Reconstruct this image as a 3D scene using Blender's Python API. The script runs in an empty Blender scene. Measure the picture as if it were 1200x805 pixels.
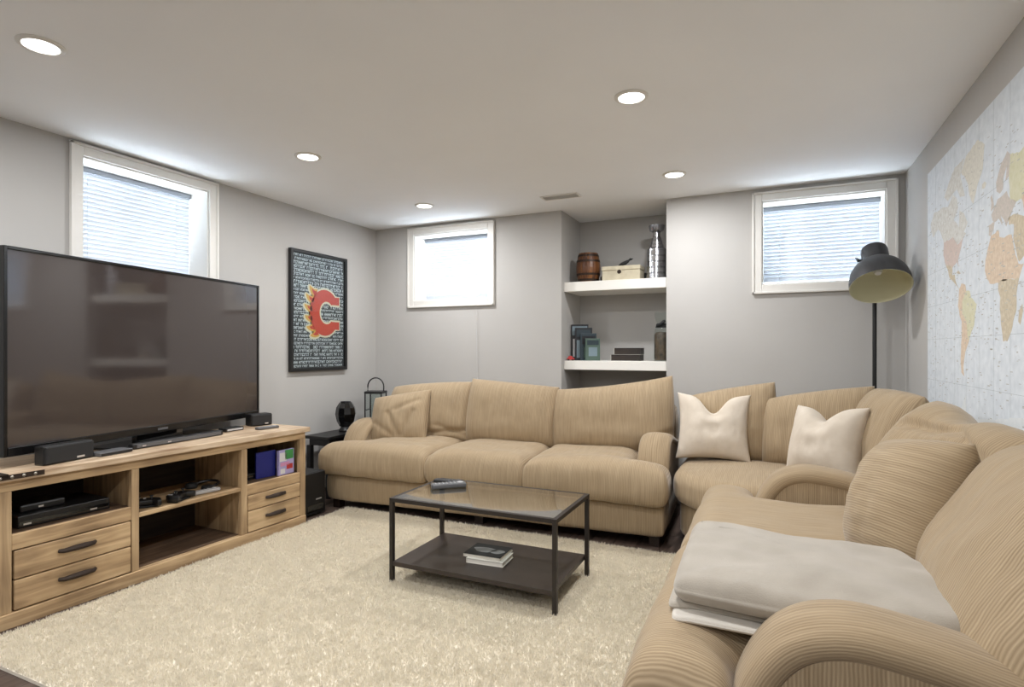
import bpy, bmesh, math, random
import numpy as np
from mathutils import Vector, Matrix, noise as mnoise

random.seed(7)
rng = np.random.default_rng(7)
SC = bpy.context.scene
COL = SC.collection
PI = math.pi

# ------------------------------------------------------------------ camera, world, light, exposure
cam_d = bpy.data.cameras.new('camera')
cam_d.lens = 20.0
cam_d.sensor_width = 36.0
cam_d.shift_y = 0.00625
cam_d.clip_start = 0.02
cam = bpy.data.objects.new('camera', cam_d)
COL.objects.link(cam)
cam.location = (0, 0, 1.2)
cam.rotation_euler = (math.radians(90), 0, math.radians(24.53))
SC.camera = cam

SC.view_settings.view_transform = 'Standard'
SC.view_settings.look = 'None'
SC.view_settings.gamma = 1.0
SC.view_settings.use_curve_mapping = False
SC.view_settings.exposure = -0.1

world = bpy.data.worlds.new('daylight')
SC.world = world
world.use_nodes = True
world.node_tree.nodes['Background'].inputs[0].default_value = (0.80, 0.90, 1.0, 1)
world.node_tree.nodes['Background'].inputs[1].default_value = 1.0
LAMP_W = 18.0          # one recessed ceiling lamp
WINDOW_W = 50.0        # overcast daylight arriving at one window
SC.cycles.max_bounces = 8
SC.cycles.diffuse_bounces = 5
SC.cycles.transparent_max_bounces = 12
SC.cycles.sample_clamp_indirect = 6.0
SC.cycles.caustics_reflective = False
SC.cycles.caustics_refractive = False

XL, XR, YB, ZC, YN = -3.555, 0.813, 4.55, 2.38, -2.2   # room shell
NX0, NX1, NYB = -1.617, -0.749, 5.07                   # shelf niche


def window_light(loc, rot, sx, sy):
    d = bpy.data.lights.new('window_daylight', 'AREA')
    d.shape = 'RECTANGLE'; d.size = sx; d.size_y = sy
    d.energy = WINDOW_W; d.color = (0.90, 0.95, 1.0)
    o = bpy.data.objects.new('window_daylight', d)
    COL.objects.link(o); o.location = loc; o.rotation_euler = rot
    return o


# ------------------------------------------------------------------ materials
def srgb(r, g, b):
    f = lambda c: (c / 255 / 12.92) if c <= 10 else (((c / 255) + 0.055) / 1.055) ** 2.4
    return (f(r), f(g), f(b), 1)


def mat(name, col, rough=0.6, metal=0.0, spec=0.5, var=None, vscale=8, bump=0.0, bscale=60, coat=0.0, sheen=0.0, stretch=None, emit=None, estr=0):
    m = bpy.data.materials.new(name); m.use_nodes = True
    nt = m.node_tree; b = nt.nodes['Principled BSDF']
    b.inputs['Base Color'].default_value = col
    b.inputs['Roughness'].default_value = rough
    b.inputs['Metallic'].default_value = metal
    b.inputs['Specular IOR Level'].default_value = spec
    b.inputs['Coat Weight'].default_value = coat
    b.inputs['Sheen Weight'].default_value = sheen
    if emit:
        b.inputs['Emission Color'].default_value = emit
        b.inputs['Emission Strength'].default_value = estr
    tc = nt.nodes.new('ShaderNodeTexCoord')
    src = tc.outputs['Object']
    if stretch:
        mp = nt.nodes.new('ShaderNodeMapping'); mp.inputs['Scale'].default_value = stretch
        nt.links.new(src, mp.inputs['Vector']); src = mp.outputs['Vector']
    n = nt.nodes.new('ShaderNodeTexNoise'); n.inputs['Scale'].default_value = vscale
    n.inputs['Detail'].default_value = 5
    nt.links.new(src, n.inputs['Vector'])
    if var:
        mx = nt.nodes.new('ShaderNodeMix'); mx.data_type = 'RGBA'
        mx.inputs[6].default_value = col; mx.inputs[7].default_value = var
        rp = nt.nodes.new('ShaderNodeMapRange')
        rp.inputs[1].default_value = 0.3; rp.inputs[2].default_value = 0.7
        nt.links.new(n.outputs['Fac'], rp.inputs[0])
        nt.links.new(rp.outputs[0], mx.inputs[0])
        nt.links.new(mx.outputs[2], b.inputs['Base Color'])
    if bump:
        n2 = nt.nodes.new('ShaderNodeTexNoise'); n2.inputs['Scale'].default_value = bscale
        n2.inputs['Detail'].default_value = 3
        nt.links.new(src, n2.inputs['Vector'])
        bp = nt.nodes.new('ShaderNodeBump'); bp.inputs['Strength'].default_value = bump
        bp.inputs['Distance'].default_value = 0.004
        nt.links.new(n2.outputs['Fac'], bp.inputs['Height'])
        nt.links.new(bp.outputs[0], b.inputs['Normal'])
    return m


def chenille(name, uv=False, axis='X', ribw=0.33):
    """ribbed tan upholstery: ribs repeat along local x (or along u)"""
    m = bpy.data.materials.new(name); m.use_nodes = True
    nt = m.node_tree; b = nt.nodes['Principled BSDF']; L = nt.links
    tc = nt.nodes.new('ShaderNodeTexCoord')
    src = tc.outputs['UV'] if uv else tc.outputs['Object']
    mp = nt.nodes.new('ShaderNodeMapping'); mp.inputs['Scale'].default_value = (130, 6, 6) if axis == 'X' else (6, 130, 6)
    L.new(src, mp.inputs['Vector'])
    n1 = nt.nodes.new('ShaderNodeTexNoise'); n1.inputs['Scale'].default_value = 1.0
    n1.inputs['Detail'].default_value = 3; L.new(mp.outputs[0], n1.inputs['Vector'])
    w = nt.nodes.new('ShaderNodeTexWave'); w.wave_type = 'BANDS'; w.bands_direction = axis
    w.inputs['Scale'].default_value = 40; w.inputs['Distortion'].default_value = 2.4
    w.inputs['Detail'].default_value = 2; w.inputs['Detail Scale'].default_value = 0.35
    L.new(src, w.inputs['Vector'])
    mixh = nt.nodes.new('ShaderNodeMath'); mixh.operation = 'MULTIPLY_ADD'
    L.new(w.outputs['Fac'], mixh.inputs[0]); mixh.inputs[1].default_value = ribw
    sc = nt.nodes.new('ShaderNodeMath'); sc.operation = 'MULTIPLY'; sc.inputs[1].default_value = 0.60
    L.new(n1.outputs['Fac'], sc.inputs[0]); L.new(sc.outputs[0], mixh.inputs[2])
    big = nt.nodes.new('ShaderNodeTexNoise'); big.inputs['Scale'].default_value = 4
    L.new(tc.outputs['Object'], big.inputs['Vector'])
    ramp = nt.nodes.new('ShaderNodeValToRGB')
    ramp.color_ramp.elements[0].position = 0.25; ramp.color_ramp.elements[0].color = srgb(136, 117, 92)
    ramp.color_ramp.elements[1].position = 0.75; ramp.color_ramp.elements[1].color = srgb(187, 167, 138)
    L.new(mixh.outputs[0], ramp.inputs[0])
    mx = nt.nodes.new('ShaderNodeMix'); mx.data_type = 'RGBA'
    mx.inputs[7].default_value = srgb(162, 142, 113)
    L.new(ramp.outputs[0], mx.inputs[6])
    s2 = nt.nodes.new('ShaderNodeMath'); s2.operation = 'MULTIPLY'; s2.inputs[1].default_value = 0.6
    L.new(big.outputs['Fac'], s2.inputs[0]); L.new(s2.outputs[0], mx.inputs[0])
    L.new(mx.outputs[2], b.inputs['Base Color'])
    bp = nt.nodes.new('ShaderNodeBump'); bp.inputs['Strength'].default_value = 0.35
    bp.inputs['Distance'].default_value = 0.004
    L.new(mixh.outputs[0], bp.inputs['Height']); L.new(bp.outputs[0], b.inputs['Normal'])
    b.inputs['Roughness'].default_value = 0.85
    b.inputs['Specular IOR Level'].default_value = 0.2
    b.inputs['Sheen Weight'].default_value = 0.25
    b.inputs['Sheen Roughness'].default_value = 0.4
    return m


def wood(name, c1, c2, c3, axis='Y', rough=0.6):
    m = bpy.data.materials.new(name); m.use_nodes = True
    nt = m.node_tree; b = nt.nodes['Principled BSDF']; L = nt.links
    tc = nt.nodes.new('ShaderNodeTexCoord')
    oi = nt.nodes.new('ShaderNodeObjectInfo')
    add = nt.nodes.new('ShaderNodeVectorMath'); add.operation = 'ADD'
    rs = nt.nodes.new('ShaderNodeMath'); rs.operation = 'MULTIPLY'; rs.inputs[1].default_value = 37.0
    L.new(oi.outputs['Random'], rs.inputs[0])
    L.new(tc.outputs['Object'], add.inputs[0]); L.new(rs.outputs[0], add.inputs[1])
    mp = nt.nodes.new('ShaderNodeMapping')
    mp.inputs['Scale'].default_value = {'X': (2, 26, 26), 'Y': (26, 2, 26), 'Z': (26, 26, 2)}[axis]
    L.new(add.outputs[0], mp.inputs['Vector'])
    n = nt.nodes.new('ShaderNodeTexNoise'); n.inputs['Scale'].default_value = 1.2
    n.inputs['Detail'].default_value = 8; n.inputs['Distortion'].default_value = 0.8
    L.new(mp.outputs[0], n.inputs['Vector'])
    n2 = nt.nodes.new('ShaderNodeTexNoise'); n2.inputs['Scale'].default_value = 5
    L.new(add.outputs[0], n2.inputs['Vector'])
    av = nt.nodes.new('ShaderNodeMath'); av.operation = 'MULTIPLY_ADD'
    av.inputs[1].default_value = 0.35
    L.new(n2.outputs['Fac'], av.inputs[0])
    h = nt.nodes.new('ShaderNodeMath'); h.operation = 'MULTIPLY'; h.inputs[1].default_value = 0.65
    L.new(n.outputs['Fac'], h.inputs[0]); L.new(h.outputs[0], av.inputs[2])
    r = nt.nodes.new('ShaderNodeValToRGB')
    r.color_ramp.elements[0].position = 0.34; r.color_ramp.elements[0].color = c1
    r.color_ramp.elements[1].position = 0.66; r.color_ramp.elements[1].color = c3
    e = r.color_ramp.elements.new(0.5); e.color = c2
    L.new(av.outputs[0], r.inputs[0]); L.new(r.outputs[0], b.inputs['Base Color'])
    bp = nt.nodes.new('ShaderNodeBump'); bp.inputs['Strength'].default_value = 0.25
    bp.inputs['Distance'].default_value = 0.002
    L.new(n.outputs['Fac'], bp.inputs['Height']); L.new(bp.outputs[0], b.inputs['Normal'])
    b.inputs['Roughness'].default_value = rough
    return m


def glassy(name, tint=(0.9, 0.93, 0.92, 1), rough=0.02, refl=0.0):
    m = bpy.data.materials.new(name); m.use_nodes = True
    nt = m.node_tree; nt.nodes.clear(); L = nt.links
    out = nt.nodes.new('ShaderNodeOutputMaterial')
    t = nt.nodes.new('ShaderNodeBsdfTransparent'); t.inputs[0].default_value = tint
    g = nt.nodes.new('ShaderNodeBsdfGlossy'); g.inputs['Roughness'].default_value = rough
    f = nt.nodes.new('ShaderNodeFresnel'); f.inputs[0].default_value = 1.5
    a = nt.nodes.new('ShaderNodeMath'); a.operation = 'ADD'; a.inputs[1].default_value = refl; a.use_clamp = True
    L.new(f.outputs[0], a.inputs[0])
    geo = nt.nodes.new('ShaderNodeNewGeometry')            # the far face of a pane adds no second reflection
    inv = nt.nodes.new('ShaderNodeMath'); inv.operation = 'SUBTRACT'; inv.inputs[0].default_value = 1.0
    L.new(geo.outputs['Backfacing'], inv.inputs[1])
    fa = nt.nodes.new('ShaderNodeMath'); fa.operation = 'MULTIPLY'
    L.new(a.outputs[0], fa.inputs[0]); L.new(inv.outputs[0], fa.inputs[1])
    mx = nt.nodes.new('ShaderNodeMixShader')
    L.new(fa.outputs[0], mx.inputs[0]); L.new(t.outputs[0], mx.inputs[1]); L.new(g.outputs[0], mx.inputs[2])
    L.new(mx.outputs[0], out.inputs[0])
    return m


def translucent(name, col, amount=0.45):
    m = bpy.data.materials.new(name); m.use_nodes = True
    nt = m.node_tree; nt.nodes.clear(); L = nt.links
    out = nt.nodes.new('ShaderNodeOutputMaterial')
    d = nt.nodes.new('ShaderNodeBsdfDiffuse'); d.inputs[0].default_value = col
    t = nt.nodes.new('ShaderNodeBsdfTranslucent'); t.inputs[0].default_value = col
    mx = nt.nodes.new('ShaderNodeMixShader'); mx.inputs[0].default_value = amount
    L.new(d.outputs[0], mx.inputs[1]); L.new(t.outputs[0], mx.inputs[2]); L.new(mx.outputs[0], out.inputs[0])
    return m


M = dict(
    wall=mat('wall_paint', srgb(187, 185, 182), 0.75, spec=0.3, var=srgb(184, 182, 179), vscale=3, bump=0.04, bscale=220),
    ceil=mat('ceiling_paint', srgb(247, 249, 252), 0.9, spec=0.2, var=srgb(244, 246, 249), vscale=2, bump=0.03, bscale=200),
    trim=mat('white_trim', srgb(226, 224, 219), 0.4, spec=0.4),
    shelf=mat('shelf_white', srgb(240, 238, 232), 0.45),
    slat=translucent('blind_slat', srgb(220, 225, 232), 0.095),
    rail=mat('blind_rail', srgb(150, 157, 168), 0.5),
    floorbase=mat('floor_underlay', srgb(40, 32, 28), 0.8),
    plank=wood('floor_plank', srgb(58, 47, 42), srgb(84, 70, 62), srgb(104, 88, 79), 'Y', 0.4),
    console=wood('rustic_wood', srgb(138, 112, 82), srgb(180, 151, 114), srgb(206, 178, 139), 'Y', 0.6),
    consolev=wood('rustic_wood_upright', srgb(136, 111, 83), srgb(172, 145, 110), srgb(197, 170, 133), 'Z', 0.6),
    consoletop=wood('rustic_wood_top', srgb(150, 122, 96), srgb(192, 168, 140), srgb(220, 200, 174), 'Y', 0.45),
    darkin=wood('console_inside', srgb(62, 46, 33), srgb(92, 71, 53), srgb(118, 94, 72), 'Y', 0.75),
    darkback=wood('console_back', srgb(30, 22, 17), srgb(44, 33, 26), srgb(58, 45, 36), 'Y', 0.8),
    iron=mat('dark_iron', srgb(62, 52, 46), 0.5, metal=0.7, bump=0.2, bscale=80),
    nail=mat('nail_head', srgb(150, 144, 134), 0.45, metal=0.9),
    black=mat('black_plastic', srgb(22, 22, 23), 0.4),
    blackm=mat('matte_black', srgb(30, 30, 31), 0.7, bump=0.1, bscale=300),
    blackg=mat('gloss_black', srgb(10, 10, 11), 0.08, coat=0.5),
    grey=mat('grey_plastic', srgb(92, 92, 94), 0.45),
    lightgrey=mat('pale_grey_plastic', srgb(190, 190, 190), 0.4),
    white=mat('white_plastic', srgb(225, 225, 225), 0.4),
    badge=mat('silver_badge', srgb(220, 220, 220), 0.3, metal=0.8),
    tan=chenille('tan_chenille'),
    tanuv=chenille('tan_chenille_roll', True, 'X', 0.24),
    tanside=chenille('tan_chenille_side', False, 'Y'),
    foot=mat('dark_foot', srgb(38, 26, 20), 0.4),
    linen=mat('cream_linen', srgb(210, 199, 184), 0.9, spec=0.15, var=srgb(202, 190, 174), vscale=18, bump=0.25, bscale=420, sheen=0.2),
    throw=mat('grey_fleece', srgb(172, 164, 152), 0.95, spec=0.1, var=srgb(160, 152, 140), vscale=10, bump=0.3, bscale=260, sheen=0.4),
    throwedge=mat('fleece_edge', srgb(206, 200, 190), 0.95, spec=0.1, bump=0.3, bscale=260),
    rugbase=mat('rug_backing', srgb(236, 228, 212), 0.95),
    tablem=mat('black_brown_metal', srgb(44, 38, 34), 0.45, metal=0.2),
    tableshelf=mat('black_brown_shelf', srgb(56, 47, 42), 0.4, var=srgb(48, 40, 36), vscale=20),
    glass=glassy('clear_glass'),
    tableglass=glassy('table_glass', (0.82, 0.86, 0.84, 1), 0.02, 0.42),
    pane=glassy('window_pane', (0.95, 0.98, 1, 1), 0.02),
    lens=mat('lamp_lens', (1, 1, 1, 1), 0.5, emit=(1, 0.97, 0.92, 1), estr=9.0),
    screen=mat('tv_screen', srgb(60, 53, 51), 0.07, spec=1.0),
    bezel=mat('tv_bezel', srgb(17, 17, 18), 0.22),
    lampgrey=mat('lamp_dark_grey', srgb(58, 58, 60), 0.5, metal=0.2),
    lampin=mat('lamp_inside', srgb(206, 202, 170), 0.5),
    steel=mat('silver_metal', srgb(190, 192, 198), 0.18, metal=1.0),
    barrel=wood('barrel_wood', srgb(58, 32, 18), srgb(104, 62, 30), srgb(150, 98, 48), 'Z', 0.4),
    chest=mat('cream_chest', srgb(205, 196, 172), 0.7, var=srgb(190, 180, 156), vscale=20),
    jarfill=mat('jar_fill', srgb(96, 78, 58), 0.6, var=srgb(40, 32, 26), vscale=30, bump=0.4, bscale=50),
    paper=mat('paper', srgb(228, 224, 214), 0.8),
    cover=mat('dark_cover', srgb(58, 60, 62), 0.35, var=srgb(150, 152, 154), vscale=14),
    leather=mat('dark_book', srgb(48, 38, 30), 0.5, var=srgb(34, 27, 22), vscale=14),
)


# ------------------------------------------------------------------ mesh helpers
class MB:
    """collects solids into one mesh"""
    def __init__(self):
        self.bm = bmesh.new()

    def _merge(self, tmp, mtx=None):
        if mtx is not None:
            bmesh.ops.transform(tmp, matrix=mtx, verts=tmp.verts)
        me = bpy.data.meshes.new('tmp'); tmp.to_mesh(me); tmp.free()
        self.bm.from_mesh(me); bpy.data.meshes.remove(me)

    def box(self, x0, x1, y0, y1, z0, z1, bev=0.0, seg=2, mtx=None):
        t = bmesh.new()
        bmesh.ops.create_cube(t, size=1.0)
        bmesh.ops.scale(t, vec=(x1 - x0, y1 - y0, z1 - z0), verts=t.verts)
        bmesh.ops.translate(t, vec=((x0 + x1) / 2, (y0 + y1) / 2, (z0 + z1) / 2), verts=t.verts)
        if bev > 0:
            bmesh.ops.bevel(t, geom=t.edges[:], offset=bev, segments=seg, profile=0.5, affect='EDGES')
        self._merge(t, mtx); return self

    def lathe(self, prof, n=32, mtx=None, cap=True):
        t = bmesh.new(); rings = []
        for r, z in prof:
            if r < 1e-6:
                rings.append([t.verts.new((0, 0, z))])
            else:
                rings.append([t.verts.new((r * math.cos(2 * PI * i / n), r * math.sin(2 * PI * i / n), z)) for i in range(n)])
        for a, b in zip(rings, rings[1:]):
            if len(a) == 1 and len(b) == 1: continue
            if len(a) == 1:
                for i in range(n): t.faces.new((a[0], b[i], b[(i + 1) % n]))
            elif len(b) == 1:
                for i in range(n): t.faces.new((a[i], a[(i + 1) % n], b[0]))
            else:
                for i in range(n): t.faces.new((a[i], a[(i + 1) % n], b[(i + 1) % n], b[i]))
        if cap:
            for rg in (rings[0], rings[-1]):
                if len(rg) > 1: t.faces.new(rg)
        bmesh.ops.recalc_face_normals(t, faces=t.faces)
        self._merge(t, mtx); return self

    def tube(self, pts, r, n=10, closed=False):
        pts = [Vector(p) for p in pts]; t = bmesh.new(); rings = []
        m = len(pts)
        up = Vector((0, 0, 1))
        for i, p in enumerate(pts):
            if closed: d = pts[(i + 1) % m] - pts[i - 1]
            else: d = pts[min(i + 1, m - 1)] - pts[max(i - 1, 0)]
            d.normalize()
            a = d.cross(up)
            if a.length < 1e-3: a = d.cross(Vector((1, 0, 0)))
            a.normalize(); b = d.cross(a)
            rr = r[i] if isinstance(r, (list, tuple)) else r
            rings.append([t.verts.new(p + (a * math.cos(2 * PI * k / n) + b * math.sin(2 * PI * k / n)) * rr) for k in range(n)])
        rg = list(zip(rings, rings[1:]))
        if closed: rg.append((rings[-1], rings[0]))
        for A, B in rg:
            for k in range(n): t.faces.new((A[k], A[(k + 1) % n], B[(k + 1) % n], B[k]))
        if not closed:
            t.faces.new(rings[0]); t.faces.new(rings[-1])
        bmesh.ops.recalc_face_normals(t, faces=t.faces)
        self._merge(t); return self

    def prism(self, poly, z0, z1, mtx=None, bev=0.0):
        t = bmesh.new()
        a = [t.verts.new((x, y, z0)) for x, y in poly]
        b = [t.verts.new((x, y, z1)) for x, y in poly]
        n = len(poly)
        t.faces.new(a[::-1]); t.faces.new(b)
        for i in range(n): t.faces.new((a[i], a[(i + 1) % n], b[(i + 1) % n], b[i]))
        bmesh.ops.recalc_face_normals(t, faces=t.faces)
        if bev > 0:
            bmesh.ops.bevel(t, geom=t.edges[:], offset=bev, segments=2, profile=0.5, affect='EDGES')
        bmesh.ops.triangulate(t, faces=[f for f in t.faces if len(f.verts) > 4])
        self._merge(t, mtx); return self

    def mesh(self, name, smooth=False):
        me = bpy.data.meshes.new(name); self.bm.to_mesh(me); self.bm.free()
        if smooth: smooth_by_angle(me)
        return me

    def build(self, name, m, parent=None, smooth=False, loc=(0, 0, 0), rot=(0, 0, 0)):
        return obj(name, self.mesh(name, smooth), m, parent, loc, rot)


def smooth_by_angle(me, ang=40):
    me.polygons.foreach_set('use_smooth', [True] * len(me.polygons))
    bm = bmesh.new(); bm.from_mesh(me)
    for e in bm.edges:
        if len(e.link_faces) == 2 and e.calc_face_angle(0) > math.radians(ang): e.smooth = False
    bm.to_mesh(me); bm.free()


def obj(name, me, m, parent=None, loc=(0, 0, 0), rot=(0, 0, 0)):
    o = bpy.data.objects.new(name, me)
    if m is not None and len(me.materials) == 0: me.materials.append(m)
    COL.objects.link(o); o.location = loc; o.rotation_euler = rot
    if parent: o.parent = parent
    return o


def tag(o, label, cat, group=None, kind=None):
    o['label'] = label; o['category'] = cat
    if group: o['group'] = group
    if kind: o['kind'] = kind
    return o


def thing(name, label, cat, loc=(0, 0, 0), rz=0.0, group=None, kind=None):
    o = bpy.data.objects.new(name, None); COL.objects.link(o)
    o.empty_display_size = 0.1
    o.location = loc; o.rotation_euler = (0, 0, rz)
    return tag(o, label, cat, group, kind)


def box_obj(name, x0, x1, y0, y1, z0, z1, m, parent=None, bev=0.0):
    return MB().box(x0, x1, y0, y1, z0, z1, bev).build(name, m, parent)


def mesh_np(name, V, Fq, smooth=True):
    me = bpy.data.meshes.new(name)
    me.from_pydata([tuple(v) for v in V], [], [tuple(int(i) for i in f) for f in Fq])
    if smooth: me.polygons.foreach_set('use_smooth', [True] * len(me.polygons))
    me.update(); return me


def fbm(p, s):
    return mnoise.noise(Vector(p) * s) + 0.5 * mnoise.noise(Vector(p) * s * 2.1)


def pillow_mesh(name, w, h, t, pinch=0.06, pw=2.4, tl=0.0, tr=0.0, chop=0.0, chopu=0.0, seed=0.0, wr=0.008, sag=0.0, ex=0.5, n=44, creases=()):
    """soft cushion: width along x, height along z from 0, front towards -y"""
    us = np.linspace(-1, 1, n)
    us = np.sign(us) * (1 - (1 - np.abs(us)) ** 1.25)
    V = []; idx = {}
    for side in (-1, 1):
        for j, v in enumerate(us):
            for i, u in enumerate(us):
                edge = i in (0, n - 1) or j in (0, n - 1)
                if edge and side == 1:
                    idx[(side, i, j)] = idx[(-1, i, j)]; continue
                x = w / 2 * u * (1 - pinch * (1 - v * v))
                zz = v * (1 - pinch * (1 - u * u))
                z = h / 2 * (zz + 1)
                th = (max(0, 1 - abs(u) ** pw) * max(0, 1 - abs(v) ** pw)) ** ex
                y = side * t / 2 * th
                top = max(0.0, (v + 1) / 2)
                z += top ** 2 * (tl * (1 - u) / 2 + tr * (1 + u) / 2) - sag * top ** 3 * (1 - u * u)
                if chop:
                    g = math.exp(-((u - chopu) / 0.33) ** 2)
                    z -= chop * g * top ** 3
                    y -= side * 0.35 * abs(y) * g * top ** 2
                    y += side * 0.012 * g * math.sin(9 * v) * top * th
                for (u0, v0, u1, v1, dp, cw) in creases:
                    du, dv = u1 - u0, v1 - v0; ll = du * du + dv * dv
                    tt = min(1, max(0, ((u - u0) * du + (v - v0) * dv) / ll))
                    dd = (u - u0 - tt * du) ** 2 + (v - v0 - tt * dv) ** 2
                    if side == -1: y += dp * math.exp(-dd / (cw * cw)) * min(1, th * 2)
                if th > 0.02 and wr:
                    q = (x + seed, side * 0.5, z)
                    y += side * wr * th * (fbm(q, 4.5) + 0.35 * fbm((q[0] * 2.2, 1, q[2]), 11))
                idx[(side, i, j)] = len(V); V.append((x, y, z))
    F = []
    for side in (-1, 1):
        for j in range(n - 1):
            for i in range(n - 1):
                q = [idx[(side, i, j)], idx[(side, i + 1, j)], idx[(side, i + 1, j + 1)], idx[(side, i, j + 1)]]
                F.append(q if side == -1 else q[::-1])
    return mesh_np(name, V, F)


def soft_cells(name, xs, ys, inside, z0, z1, crown=0.02, bulge=0.015, levels=3, seed=0.0, wr=0.006):
    """upholstered box on a plan of cells, rounded by subdivision"""
    bm = bmesh.new(); zs = [z0, (z0 + z1) / 2, z1]
    nx, ny = len(xs), len(ys)
    cell = [[inside((xs[i] + xs[i + 1]) / 2, (ys[j] + ys[j + 1]) / 2) for j in range(ny - 1)] for i in range(nx - 1)]
    vs = {}

    def full(i, j):
        return 0 <= i < nx - 1 and 0 <= j < ny - 1 and cell[i][j]

    def vert(i, j, k):
        if (i, j, k) not in vs:
            x, y, z = xs[i], ys[j], zs[k]
            nb = [full(i - 1, j - 1), full(i, j - 1), full(i - 1, j), full(i, j)]
            if not all(nb):
                if k == 1:
                    gx = (nb[1] + nb[3]) - (nb[0] + nb[2]); gy = (nb[2] + nb[3]) - (nb[0] + nb[1])
                    x -= bulge * np.sign(gx); y -= bulge * np.sign(gy)
            elif k == 2: z += crown
            vs[(i, j, k)] = bm.verts.new((x, y, z))
        return vs[(i, j, k)]
    for i in range(nx - 1):
        for j in range(ny - 1):
            if not cell[i][j]: continue
            bm.faces.new((vert(i, j, 2), vert(i + 1, j, 2), vert(i + 1, j + 1, 2), vert(i, j + 1, 2)))
            bm.faces.new((vert(i, j + 1, 0), vert(i + 1, j + 1, 0), vert(i + 1, j, 0), vert(i, j, 0)))
            for (di, dj, a, b) in ((-1, 0, (i, j + 1), (i, j)), (1, 0, (i + 1, j), (i + 1, j + 1)), (0, -1, (i, j), (i + 1, j)), (0, 1, (i + 1, j + 1), (i, j + 1))):
                if not full(i + di, j + dj):
                    for k in (0, 1):
                        bm.faces.new((vert(*a, k), vert(*b, k), vert(*b, k + 1), vert(*a, k + 1)))
    bmesh.ops.recalc_face_normals(bm, faces=bm.faces)
    me = bpy.data.meshes.new(name); bm.to_mesh(me); bm.free()
    o = bpy.data.objects.new('tmp', me); COL.objects.link(o)
    md = o.modifiers.new('s', 'SUBSURF'); md.levels = levels; md.render_levels = levels
    dg = bpy.context.evaluated_depsgraph_get()
    me2 = bpy.data.meshes.new_from_object(o.evaluated_get(dg))
    bpy.data.objects.remove(o); bpy.data.meshes.remove(me)
    me2.name = name
    if wr:
        for v in me2.vertices:
            q = (v.co.x + seed, v.co.y, v.co.z)
            v.co += v.normal * wr * fbm(q, 5)
    me2.polygons.foreach_set('use_smooth', [True] * len(me2.polygons))
    return me2


def soft_poly(name, outline, z0, z1, r=0.07, crown=0.02, wr=0.006, seed=0.0, droop=None, N=120, lower_r=None):
    """soft slab over a star-shaped rounded outline"""
    P = [Vector((x, y, 0)) for x, y in outline]
    c = sum(P, Vector()) / len(P)
    seg = [(P[i], P[(i + 1) % len(P)]) for i in range(len(P))]
    per = sum((b - a).length for a, b in seg)
    R = []
    for k in range(N):
        s = per * k / N
        for a, b in seg:
            l = (b - a).length
            if s <= l: R.append(a.lerp(b, s / l)); break
            s -= l
    for _ in range(4 + int(1.2 * (r * N / per) ** 2)):
        R = [(R[i - 1] + R[i] * 2 + R[(i + 1) % N]) / 4 for i in range(N)]
    nor = []
    for i in range(N):
        d = R[(i + 1) % N] - R[i - 1]; nn = Vector((-d.y, d.x, 0)).normalized()
        if nn.dot(c - R[i]) < 0: nn = -nn
        nor.append(nn)
    hh = (z1 - z0) / 2; r2 = min(r, hh); lr = min(lower_r or r2, hh)
    rings = []
    K = 7
    for k in range(K + 1):
        a = PI / 2 * k / K
        rings.append([(R[i] + nor[i] * lr * (1 - math.sin(a)), z0 + lr * (1 - math.cos(a))) for i in range(N)])
    for k in range(K + 1):
        a = PI / 2 * k / K
        rings.append([(R[i] + nor[i] * r2 * (1 - math.cos(a)), z1 - r2 * (1 - math.sin(a))) for i in range(N)])
    top = rings[-1]
    for f in (0.85, 0.7, 0.55, 0.4, 0.25, 0.12):
        rings.append([(c.lerp(p, f), z1 + crown * (1 - f * f)) for p, _ in top])
    V = []; F = []
    for rg in rings:
        for p, z in rg: V.append([p.x, p.y, z])
    for a in range(len(rings) - 1):
        for i in range(N):
            F.append((a * N + i, a * N + (i + 1) % N, (a + 1) * N + (i + 1) % N, (a + 1) * N + i))
    V.append([c.x, c.y, z1 + crown]); ci = len(V) - 1
    o = (len(rings) - 1) * N
    for i in range(N): F.append((o + i, o + (i + 1) % N, ci))
    V.append([c.x, c.y, z0]); ci = len(V) - 1
    for i in range(N): F.append(((i + 1) % N, i, ci))
    for v in V:
        d = wr * fbm((v[0] + seed, v[1], v[2]), 6)
        if v[2] > (z0 + z1) / 2: v[2] += d
        if droop: v[2] += droop(v[0], v[1])
    return mesh_np(name, V, F)


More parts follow.
